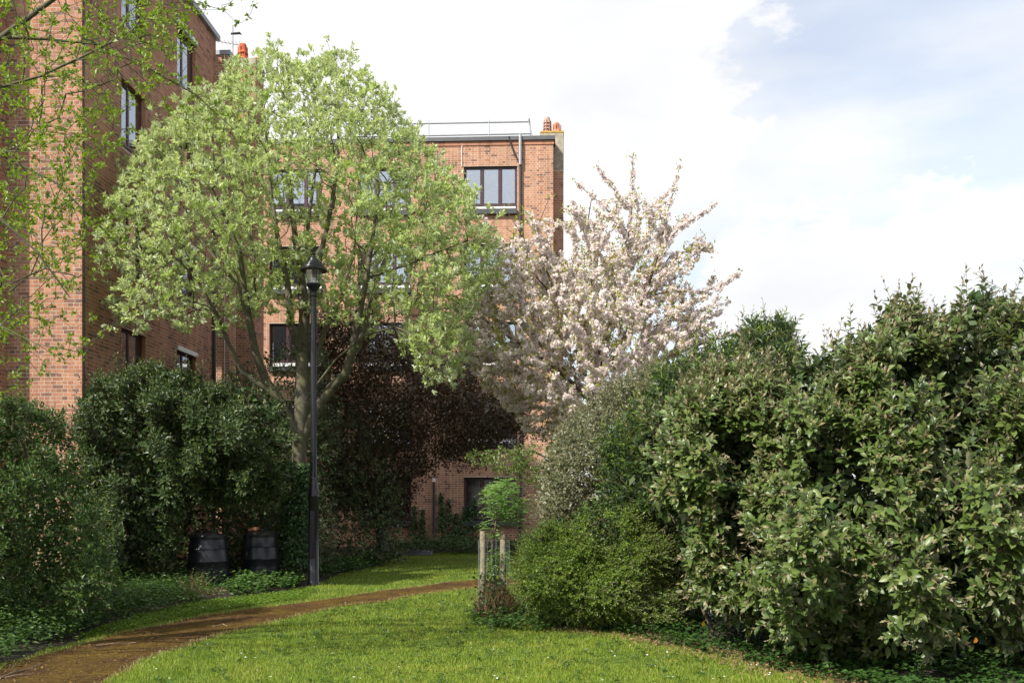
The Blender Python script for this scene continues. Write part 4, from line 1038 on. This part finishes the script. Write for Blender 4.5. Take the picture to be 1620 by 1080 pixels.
# ------------------------------------------------------------------ copper tree and dark shrubs behind the lamp
cpt = empty('copper_tree', (-3.4, 25.0, 0), 'dark copper leaved tree spreading in front of the far wall', 'tree')
T = Tree(); Yt = 25
T.limb([at(606, 886, Yt), at(600, 820, Yt), at(610, 760, Yt)], [.13, .12, .10])
pc = [(495, 480), (540, 470), (590, 490), (640, 530), (700, 580), (745, 560), (795, 580), (830, 625), (845, 685), (800, 700), (760, 735), (700, 725), (660, 760), (640, 830), (600, 830), (500, 800)]
att, _ = volume(pc, Yt, 2.4, 1100, front=.3, seed=31, Rpx=120)
T.grow(att, .4, .2, .2, ok_from=2); T.finish(.004, 2.5); T.mesh(cpt, M['bark_dark'], 'trunk', 0.03)
P, D, Nn = leaf_on_twigs(T, 0.009, 46, .3, -.1, 1.0, .16)
add_leaves(cpt, P, unit(D), Nn, rng.uniform(.06, .10, len(P)), rng.uniform(.035, .055, len(P)), M['l_copper'], 'flat')
print('copper', len(P))
shrub('evergreen_shrub', 'dark bronze green shrub reaching the ground just right of the lamp post', 'shrub',
      [(490, 620), (560, 640), (620, 700), (640, 780), (635, 830), (640, 885), (600, 895), (540, 905), (490, 905), (480, 800)], 23.2, 1.2, 900, M['l_camellia'], .08, .04, 9, .3, 'flat', M['l_copper'], .3, seed=33, fill=2500, Rpx=70)
shrub('evergreen_shrub', 'dark brownish shrub filling the gap behind the big tree trunk', 'shrub',
      [(345, 600), (380, 575), (420, 560), (470, 540), (520, 560), (540, 640), (530, 900), (360, 900)], 21.3, 1.0, 1500, M['l_camellia'], .075, .038, 9, .28, 'flat', M['l_copper'], .35, seed=34, fill=3000, Rpx=80)
shrub('camellia_shrub', 'big dark glossy shrub against the left block, above the compost bins', 'shrub',
      [(118, 650), (150, 605), (200, 590), (250, 585), (290, 585), (335, 610), (400, 615), (445, 640), (462, 700), (458, 770), (445, 792), (300, 795), (270, 885), (150, 910), (135, 800), (140, 740)], 17.6, 1.15, 4200, M['l_camellia'], .105, .05, 8, .26, 'fold', M['l_yellowish'], .10, seed=35, fill=9000, Rpx=130, gap=-.35, lump=1.4, leaders=60, single=120, base=(-6.6, 17.9))
shrub('evergreen_shrub', 'dark leaves filling the shade directly behind the two compost bins', 'shrub',
      [(200, 760), (300, 740), (400, 740), (450, 780), (452, 890), (400, 905), (180, 915)], 20.2, .5, 900, M['l_camellia'], .08, .045, 9, .28, 'flat', seed=47, fill=4500, Rpx=60, base=(-6.3, 20.2))
shrub('laurel_shrub', 'mid green leafy shrub at the far left edge beside the path', 'shrub',
      [(-160, 700), (-60, 640), (0, 620), (50, 650), (95, 670), (130, 720), (140, 790), (150, 850), (190, 900), (200, 950), (120, 1000), (40, 1030), (-160, 1060)], 11.9, 1.0, 3400, M['l_hedge'], .07, .034, 9, .22, 'fold', M['l_yellowish'], .10, seed=36, fill=5000, Rpx=120, gap=-.5, lump=1.2, leaders=26, single=150)
shrub('laurel_shrub', 'loose lime green shrub growing between the path and the corner of the left block', 'shrub',
      [(70, 700), (110, 740), (150, 790), (180, 860), (160, 940), (60, 960), (30, 800)], 14.0, .7, 600, M['l_ground'], .06, .032, 9, .24, 'fold', M['l_yellowish'], .3, seed=37, fill=600, Rpx=60)

# ------------------------------------------------------------------ right hand shrubs
EL = dict(mat=M['l_oleaster'], leafL=.110, leafW=.051, nleaf=14, slen=.34, templ='oval', tipmat=M['l_oltip'], tipfrac=.22, up=.70, spread=1.15, droop=.12)
shrub('oleaster_shrub', 'tall oleaster shrub filling the right side, broad leaves paler at the shoot tips', 'shrub',
      poly=[(1255, 1045), (1215, 980), (1205, 900), (1180, 800), (1190, 700), (1215, 620), (1250, 590), (1290, 570), (1312, 560), (1350, 535), (1390, 515), (1415, 490), (1432, 485), (1455, 515), (1485, 525), (1515, 490), (1545, 468), (1580, 470), (1602, 492), (1650, 465), (1720, 470), (1780, 600), (1820, 900), (1780, 1120), (1600, 1085), (1400, 1075)],
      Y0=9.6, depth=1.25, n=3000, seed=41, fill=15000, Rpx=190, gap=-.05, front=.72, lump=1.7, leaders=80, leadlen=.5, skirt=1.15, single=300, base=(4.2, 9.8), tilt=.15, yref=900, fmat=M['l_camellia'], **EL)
shrub('oleaster_shrub', 'lower oleaster shrub bulging over the lawn between the bright green bush and the tall one', 'shrub',
      poly=[(1010, 700), (1060, 640), (1100, 620), (1130, 590), (1180, 575), (1210, 590), (1260, 640), (1290, 760), (1290, 900), (1270, 1020), (1190, 985), (1120, 960), (1090, 900), (1080, 830), (1030, 790), (1000, 750)],
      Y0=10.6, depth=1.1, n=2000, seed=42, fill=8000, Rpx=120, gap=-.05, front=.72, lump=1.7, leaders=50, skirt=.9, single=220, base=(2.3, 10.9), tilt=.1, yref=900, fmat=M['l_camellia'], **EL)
shrub('laurel_shrub', 'dark laurel with lime green new growth, poking above the lower oleaster', 'shrub',
      [(960, 690), (1000, 640), (1040, 600), (1080, 575), (1120, 560), (1165, 535), (1195, 505), (1215, 515), (1235, 495), (1255, 520), (1275, 560), (1290, 620), (1290, 900), (1000, 900), (950, 780)],
      12.6, 1.1, 2400, M['l_laurel'], .11, .030, 10, .30, 'fold', M['l_laureltip'], .26, seed=43, fill=8000, Rpx=110, up=.9, droop=.05, single=80, leaders=40)
shrub('grey_shrub', 'grey green shrub with pale tips behind the bright green bush, under the blossom', 'shrub',
      [(850, 790), (860, 720), (880, 680), (920, 650), (960, 620), (1000, 590), (1050, 570), (1090, 600), (1060, 700), (1040, 900), (870, 900)],
      15.0, 1.3, 2100, M['l_grey'], .075, .034, 10, .28, 'fold', M['l_oltip'], .25, seed=44, fill=7000, Rpx=90, leaders=30, lump=1.0)
shrub('bright_green_bush', 'low bright green small leaved bush right of the sapling', 'bush',
      [(822, 900), (838, 850), (862, 815), (900, 822), (925, 790), (960, 798), (1000, 790), (1040, 815), (1080, 870), (1120, 940), (1110, 1012), (1020, 1008), (900, 985), (845, 965), (815, 935)],
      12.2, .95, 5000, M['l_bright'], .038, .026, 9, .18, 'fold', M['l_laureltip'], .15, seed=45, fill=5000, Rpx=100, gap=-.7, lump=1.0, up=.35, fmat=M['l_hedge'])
shrub('evergreen_shrub', 'dark dense evergreen behind the tall oleaster, glimpsed through its gaps', 'shrub',
      [(1270, 700), (1330, 590), (1400, 540), (1500, 520), (1600, 520), (1750, 560), (1850, 700), (1850, 1000), (1270, 960)], 12.4, 1.0, 1500, M['l_camellia'], .09, .045, 9, .28, 'flat', seed=46, fill=9000, Rpx=120, base=(5.2, 12.4))
# arching hornbeam like tree behind the sapling
hb = empty('hornbeam_tree', (1.05, 17.6, 0), 'slender light green tree holding a flat branch out over the sapling', 'tree')
T = Tree(); T.limb([at(900, 926, 17.6), at(895, 800, 17.6), at(880, 730, 17.5)], [.05, .045, .03])
T.limb([at(840, 712, 17.2), at(790, 712, 17.0), at(740, 722, 16.9)], [.02, .014, .006], 2)
att, _ = volume([(728, 722), (790, 695), (840, 690), (900, 700), (920, 760), (900, 830), (870, 840), (850, 780), (820, 770), (770, 745)], 17.2, .9, 240, seed=51, Rpx=50)
T.grow(att, .4, .12, .2, ok_from=1); T.finish(.003); T.mesh(hb, M['bark_brown'], 'trunk', .02)
P, D, Nn = leaf_on_twigs(T, .012, 7, .3, -.1, .9, .04)
add_leaves(hb, P, D, unit(Nn + [0, 0, .8]), rng.uniform(.05, .08, len(P)), rng.uniform(.028, .04, len(P)), M['l_hornbeam'], 'fold')

# ------------------------------------------------------------------ sapling, stakes, guard
sp = empty('sapling', (-0.22, 13.1, 0), 'young sapling with feathery pale green leaves between two wooden stakes', 'sapling')
T = Tree(); T.limb([(-.24, 13.1, 0), (-.23, 13.15, .5), (-.27, 13.2, .95), (-.23, 13.25, 1.25), (-.2, 13.3, 1.6)], [.018, .017, .015, .012, .008])
T.limb([(-.16, 13.1, .4), (-.20, 13.12, .8)], [.010, .008], 0)
att1, _ = volume([(752, 780), (770, 772), (800, 745), (825, 765), (838, 800), (832, 830), (812, 852), (790, 832), (778, 856), (762, 830)], 13.3, .38, 80, seed=61, Rpx=40)
att2, _ = volume([(770, 875), (795, 865), (800, 885), (785, 905), (768, 890)], 13.25, .10, 12, seed=62, Rpx=12)
T.grow(np.concatenate([att1, att2]), .3, .08, .15, ok_from=1); T.finish(.0025); T.mesh(sp, M['bark_brown'], 'stem')
for o in sp.children: o['kind'] = 'stuff'
# pinnate leaves: leaflets both sides of a drooping stalk
tipn = np.nonzero((T.rad < .005) & (T.parr >= 0))[0]; tipn = np.repeat(tipn, 3)
n = len(tipn); az = rng.uniform(0, 6.28, n); Dl = unit(np.stack([np.cos(az), np.sin(az), rng.uniform(-.4, .9, n)], 1))
side = unit(np.cross(Dl, np.array([0, 0, 1.0]))); PL = []; DL = []; NL = []; LL = []
for q in range(6):
    for sg in (-1, 1):
        pos = T.P[tipn] + Dl * (.02 + .034 * q) + np.array([0, 0, -.0045 * q * q * .6])
        PL.append(pos); DL.append(unit(side * sg + Dl * .7 + rng.normal(size=(n, 3)) * .15)); NL.append(unit(np.array([0, 0, 1.0]) + rng.normal(size=(n, 3)) * .3)); LL.append(np.full(n, .078 - .007 * q))
PL, DL, NL, LL = map(np.concatenate, (PL, DL, NL, LL))
add_leaves(sp, PL, DL, NL, LL, LL * .34, M['l_sapling'], 'flat')
for i, (x, y, h, lab) in enumerate(((-.40, 13.0, 1.17, 'paler wooden stake left of the sapling'), (-.125, 13.15, 1.12, 'wooden stake right of the sapling with dead stems at its foot'))):
    o = MB().lathe([(.041, 0), (.041, h - .01), (.034, h)], 10).build('wooden_stake', M['wood'], None, True)
    o.location = (x, y, 0); tag(o, lab, 'stake', 'stakes holding the sapling')
g_ = empty('wire_guard', (-.25, 13.08, 0), 'roll of thin wire mesh round the sapling and its stakes', 'wire guard')
mb = MB()
for q in range(22):
    an = q * 2 * math.pi / 22; mb.tube([(.215 * math.cos(an), .2 * math.sin(an), 0), (.215 * math.cos(an), .2 * math.sin(an), 1.05)], .0011, 3)
for q in range(12):
    z = .06 + q * .09; mb.tube([(.215 * math.cos(a2 * math.pi / 8), .2 * math.sin(a2 * math.pi / 8), z) for a2 in range(17)], .0011, 3)
mb.build('wire_mesh', M['galv'], g_, kind='stuff')
dc = empty('dead_plants', (-.18, 13.0, 0), 'tangle of brown dead stems and ivy at the foot of the stakes', 'dead plants')
n = 750; P = np.stack([rng.normal(-.2, .12, n), rng.normal(12.98, .10, n), rng.uniform(0, .10, n)], 1)
blades('stems', P - np.array(dc.location), rng.uniform(.2, .52, n), rng.uniform(.005, .011, n), M['dry'], .45, parent=dc)
n = 500; P = np.stack([rng.normal(-.26, .13, n), rng.normal(12.9, .10, n), rng.uniform(.05, .62, n)], 1)
add_leaves(dc, P, rvec(n), unit(rvec(n) + [0, -1, .4]), rng.uniform(.03, .06, n), rng.uniform(.03, .05, n), M['l_camellia'], 'fold', 'ivy')
ds = empty('dry_weed', (.19, 13.6, 0), 'tall bleached dry weed with forked bare stems beside the sapling', 'weed')
T = Tree(); T.limb([(.19, 13.6, 0), (.18, 13.6, .6), (.22, 13.6, 1.0)], [.009, .008, .006])
T.grow(np.array([(.08, 13.6, 1.45), (.16, 13.55, 1.6), (.27, 13.6, 1.7), (.36, 13.65, 1.68), (.31, 13.5, 1.55), (.12, 13.7, 1.3), (.22, 13.6, 1.66), (.4, 13.6, 1.5), (.05, 13.5, 1.6)]), .2, .1, .1, ok_from=1); T.finish(.003); T.mesh(ds, M['twig'], 'stems')
for o in ds.children: o['kind'] = 'stuff'

# ------------------------------------------------------------------ overhanging tree on the left, rooted outside the frame
ot = empty('overhanging_tree', (-7.2, 8.3, 0), 'tree reaching in from the left with thin dark branches and small lime green leaves', 'tree')
T = Tree(); Y_ = 8.3
base = np.array([-7.2, 8.3, 0])
t0 = T.limb([base, base + [0.05, 0, 1.5], base + [.2, 0, 3.2], base + [.5, .1, 4.6]], [.16, .14, .12, .10])
def OL(pts, Ys, rad, st): return T.limb([at(x, y, Yq) for (x, y), Yq in zip(pts, Ys)], rad, st)
OL([(-250, 160), (-80, 90), (0, 60), (45, 28), (90, -5), (140, -60)], [8.2, 8, 8, 8, 8, 8], [.05, .036, .025, .021, .018, .012], t0[2])
OL([(-200, 330), (-60, 175), (0, 138), (60, 122), (120, 95), (190, 60), (250, 20)], [8.0, 7.8, 7.6, 7.6, 7.6, 7.7, 7.8], [.035, .022, .014, .012, .009, .007, .004], t0[2])
OL([(-120, 40), (0, 58), (70, 62), (150, 70), (230, 105), (310, 150), (370, 205)], [8.4, 8.4, 8.4, 8.5, 8.6, 8.7, 8.8], [.035, .022, .013, .011, .009, .007, .004], t0[3])
OL([(-200, 420), (-60, 320), (0, 345), (60, 400), (110, 470)], [7.6, 7.4, 7.3, 7.3, 7.4], [.03, .02, .010, .008, .005], t0[2])
OL([(-180, 560), (-60, 500), (0, 455), (60, 430), (115, 400)], [8, 7.8, 7.7, 7.7, 7.7], [.02, .014, .008, .006, .004], t0[1])
OL([(-120, 260), (0, 245), (90, 290), (180, 380), (240, 420)], [8.8, 8.8, 8.8, 8.9, 8.9], [.025, .016, .011, .008, .005], t0[2])
OL([(-200, 650), (-50, 530), (0, 515), (60, 545), (120, 555), (160, 530)], [8.4, 8, 7.8, 7.7, 7.7, 7.7], [.02, .012, .007, .006, .004, .003], t0[1])
def zone(poly, n, Y0, d, seed): return volume(poly, Y0, d, n, front=0, lump=.2, seed=seed, Rpx=120)[0]
att = np.concatenate([
    zone([(-40, -120), (330, -120), (300, 60), (230, 170), (180, 250), (120, 330), (-40, 420)], 1050, 8.3, 1.3, 71),
    zone([(200, -60), (430, -100), (400, 40), (300, 30), (330, 150), (390, 200), (300, 210), (230, 160)], 200, 8.6, .8, 72),
    zone([(-40, 330), (150, 300), (230, 360), (180, 420), (90, 480), (-40, 560)], 330, 8.3, .9, 73),
    zone([(-40, 500), (60, 480), (150, 500), (140, 560), (80, 600), (-40, 640)], 120, 8.0, .5, 74),
    np.stack([rng.uniform(-9.3, -4.9, 330), rng.uniform(5.8, 11.0, 330), rng.uniform(3.4, 8.2, 330)], 1)])
T.grow(att, .30, .13, .22, ok_from=1); T.finish(.0017, 2.6); T.mesh(ot, M['bark_olive'], 'trunk', .03)
k = np.nonzero((T.rad < .0045) & (T.parr >= 0))[0]; k = k[rng.random(len(k)) < .8]
C = np.repeat(k, 7); P = T.P[C] + rng.normal(size=(len(C), 3)) * .012
D = unit(rvec(len(C)) + T.d[C] * .3 + [0, 0, .35])
add_leaves(ot, P, D, unit(rvec(len(C)) * .8 + [0, -.2, .8]), rng.uniform(.028, .055, len(C)), rng.uniform(.018, .034, len(C)), M['l_overhang'], 'fold')
print('overhang', len(C))

# ------------------------------------------------------------------ low plants
def ground_plants(name, label, pts_img, n, mat, h, leafL, leafW, nl=8, cat='ground cover', seed=0, parent=None, templ='fold'):
    q = np.array([gnd(*p) for p in pts_img]); lo, hi = q.min(0), q.max(0)
    X = rng.uniform(lo[0], hi[0], n * 6); Y = rng.uniform(lo[1], hi[1], n * 6); k = in_poly(q, X, Y); X, Y = X[k][:n], Y[k][:n]
    m_ = len(X); hs = h * (0.5 + rng.random(m_)) * (1 + .4 * lumps(np.stack([X, Y, 0 * X], 1), .5, seed))
    hs = np.maximum(hs, .04)
    P = np.repeat(np.stack([X, Y, 0 * X], 1), nl, 0); hh_ = np.repeat(hs, nl) * rng.uniform(.25, 1, m_ * nl)
    P = P + np.stack([rng.normal(0, .35, m_ * nl) * np.repeat(hs, nl), rng.normal(0, .35, m_ * nl) * np.repeat(hs, nl), hh_], 1)
    az = rng.uniform(0, 6.28, m_ * nl); D = np.stack([np.cos(az), np.sin(az), rng.uniform(-.3, .5, m_ * nl)], 1)
    me = leaf_mesh(name, P, D, unit(rvec(m_ * nl) * .45 + [0, 0, 1]), leafL * rng.uniform(.6, 1.2, m_ * nl), leafW * rng.uniform(.7, 1.1, m_ * nl), templ)
    o = link(name, me, mat, parent, 'stuff')
    if parent is None: tag(o, label, cat)
    return o
ground_plants('nettles', 'leafy green weeds spilling from under the left shrubs to the path', [(-300, 1150), (-50, 1066), (48, 1040), (120, 1012), (200, 975), (300, 950), (300, 915), (100, 925), (-300, 960)], 3600, M['l_ground'], .26, .065, .042, 11, seed=3)
ground_plants('nettles', 'leafy weeds in front of the left compost bin', [(190, 985), (300, 962), (350, 945), (330, 925), (250, 915), (180, 930)], 420, M['l_ground'], .22, .06, .034, 12, seed=4)
ground_plants('broadleaf_weeds', 'broad leaved weeds between the second compost bin and the lamp post', [(365, 945), (430, 938), (478, 928), (470, 912), (400, 915), (355, 925)], 240, M['l_ground'], .17, .10, .07, 12, 'weeds', seed=5)
ground_plants('low_weeds', 'patch of flat weeds and clover between the path and the shrubs', [(110, 1015), (259, 983), (333, 968), (407, 957), (481, 948), (500, 932), (400, 942), (300, 955), (200, 978)], 1700, M['l_bright'], .035, .034, .024, 7, seed=6)
ground_plants('ivy_cover', 'dark ivy and low weeds under the right hand hedge', [(870, 990), (1000, 1008), (1080, 1026), (1200, 1055), (1350, 1090), (1700, 1190), (1700, 1000), (1200, 980), (900, 960)], 2300, M['l_ivy'], .10, .06, .05, 8, seed=7)
ground_plants('ivy_cover', 'bright ivy leaves round the foot of the sapling', [(742, 985), (770, 995), (850, 1000), (900, 990), (880, 960), (800, 950), (750, 965)], 330, M['l_ground'], .13, .07, .055, 9, seed=8)
ground_plants('ivy_cover', 'dark ivy along the foot of the far brick wall', [(610, 880), (700, 877), (860, 877), (960, 880), (960, 867), (610, 867)], 1500, M['l_ivy'], .30, .09, .07, 9, seed=9)
ground_plants('weeds', 'weeds at the foot of the dark shrub right of the lamp post', [(500, 925), (540, 912), (600, 897), (625, 884), (600, 878), (500, 900)], 420, M['l_ivy'], .30, .08, .05, 10, seed=12)
ground_plants('lawn_weeds', 'darker rosettes of clover and plantain scattered in the lawn', [(180, 1300), (260, 1040), (540, 962), (740, 934), (820, 980), (1100, 1040), (1500, 1300)], 600, M['l_ground'], .03, .045, .026, 7, seed=15)
# dead leaves along the hedge foot
n = 2400; P = fringe(wob(EDGE[4:11], .02), n, .22, 3); P[:, 2] = rng.uniform(.0, .03, n)
o = link('leaf_litter', leaf_mesh('leaf_litter', P, unit(rvec(n) * [1, 1, .3]), unit(rvec(n) * .5 + [0, 0, 1]), rng.uniform(.03, .06, n), rng.uniform(.015, .03, n), 'flat'), M['dry'], None, 'stuff')
tag(o, 'brown dead leaves along the foot of the right hand hedge', 'leaf litter')
n = 900; P = np.stack([rng.uniform(-6.9, -5.0, n), rng.uniform(15.6, 17.1, n), rng.uniform(0, .03, n)], 1)
o = link('leaf_litter', leaf_mesh('leaf_litter', P, unit(rvec(n) * [1, 1, .3]), unit(rvec(n) * .5 + [0, 0, 1]), .05, .025, 'flat'), M['dry'], None, 'stuff')
tag(o, 'brown dead leaves on bare soil in front of the compost bins', 'leaf litter')
# climbing ivy on the far wall
for i, (px, top, w) in enumerate(((654, 800, .12), (668, 806, .08), (697, 780, .12), (710, 790, .16), (735, 800, .14), (722, 812, .1), (748, 790, .12))):
    H = EYE + (HZ - top) * 31.9 / F; x0 = (px - CX) * 31.9 / F
    e = empty('climbing_ivy', (x0, 31.95, 0), ['lone narrow ivy stem on the far wall left of the vent pipe', 'short ivy stem next to the vent pipe, on its left', 'tallest ivy growth, climbing just right of the vent pipe', 'bushy ivy right of the vent pipe', 'ivy column under the left corner of the ground floor window', 'low ivy tuft between the vent pipe and the ground floor window', 'ivy column below the dark ground floor window'][i], 'ivy', 'ivy climbing the far wall')
    n = 260; z = H * rng.random(n) ** .8; P = np.stack([x0 + rng.normal(0, w, n) * (1.15 - z / H), 31.9 + .045 * (1.39 - x0) + rng.normal(0, .03, n) , z], 1)
    add_leaves(e, P, unit(rvec(n) + [0, -.3, -.4]), unit(rvec(n) * .5 + [0, -1, .3]), rng.uniform(.06, .10, n), rng.uniform(.05, .09, n), M['l_ivy'], 'fold')
# grey slab by the far wall, twigs on the path, dead brush by the bins
o = MB().box(-.65, .65, -.25, .25, 0, .12).bevel(.01).build('stone_slab', M['slab']); o.location = (*gnd(650, 876)[:1], 27.6, 0); tag(o, 'grey stone slab lying on the grass below the far wall', 'slab')
def twig(pts, r, label):
    q = [gnd(*p) for p in pts]; c = q[0]
    o = MB().tube([(x - c[0], y - c[1], .012 + .012 * math.sin(i * 2.1)) for i, (x, y) in enumerate(q)], [r * (1 - .12 * i) for i in range(len(q))], 5).build('fallen_twig', M['twig']); o.location = (c[0], c[1], 0)
    tag(o, label, 'twig', 'fallen twigs on the path')
twig([(0, 1074), (22, 1066), (45, 1058), (66, 1051)], .010, 'longest fallen twig at the bottom left corner of the path')
twig([(8, 1073), (28, 1070), (52, 1066)], .007, 'thin twig lying under the longest one at the bottom left')
twig([(152, 1022), (180, 1020), (202, 1017), (215, 1017)], .006, 'pale straight twig in the middle of the path')
twig([(340, 991), (352, 989), (360, 990)], .007, 'short dark twig farther along the path')
db = empty('dead_brush', (*gnd(305, 948), 0), 'upright bundle of dead brown stems in front of the left compost bin', 'dead brush')
c = gnd(305, 948); n = 90
blades('stems', np.stack([rng.normal(0, .05, n), rng.normal(0, .05, n), np.zeros(n)], 1), rng.uniform(.15, .55, n), rng.uniform(.008, .016, n), M['dry'], .7, parent=db)
for (x, y, Yq) in ((1112, 982, 9.5), (1518, 1002, 9.0), (1545, 1008, 9.0), (1608, 940, 9.0), (1258, 795, 9.3), (1445, 665, 9.4)):
    q = at(x, y, Yq); o = link('orange_leaf', leaf_mesh('orange_leaf', np.array([[0, 0, 0.0]]), rvec(1), unit(np.array([[.2, -1, .3]])), .08, .04, 'oval'), M['l_orange']); o.location = q
    tag(o, {1112: 'yellow orange dying leaf hanging at the left foot of the lower oleaster', 1518: 'orange leaf low in the tall oleaster, the left of two close together', 1545: 'yellow leaf low in the tall oleaster, the right of two close together', 1608: 'orange red leaf at the right edge of the frame', 1258: 'yellow leaf in the middle of the oleaster shrubs', 1445: 'single yellow leaf high up in the tall oleaster'}[x], 'leaf', 'dying leaves in the oleaster')
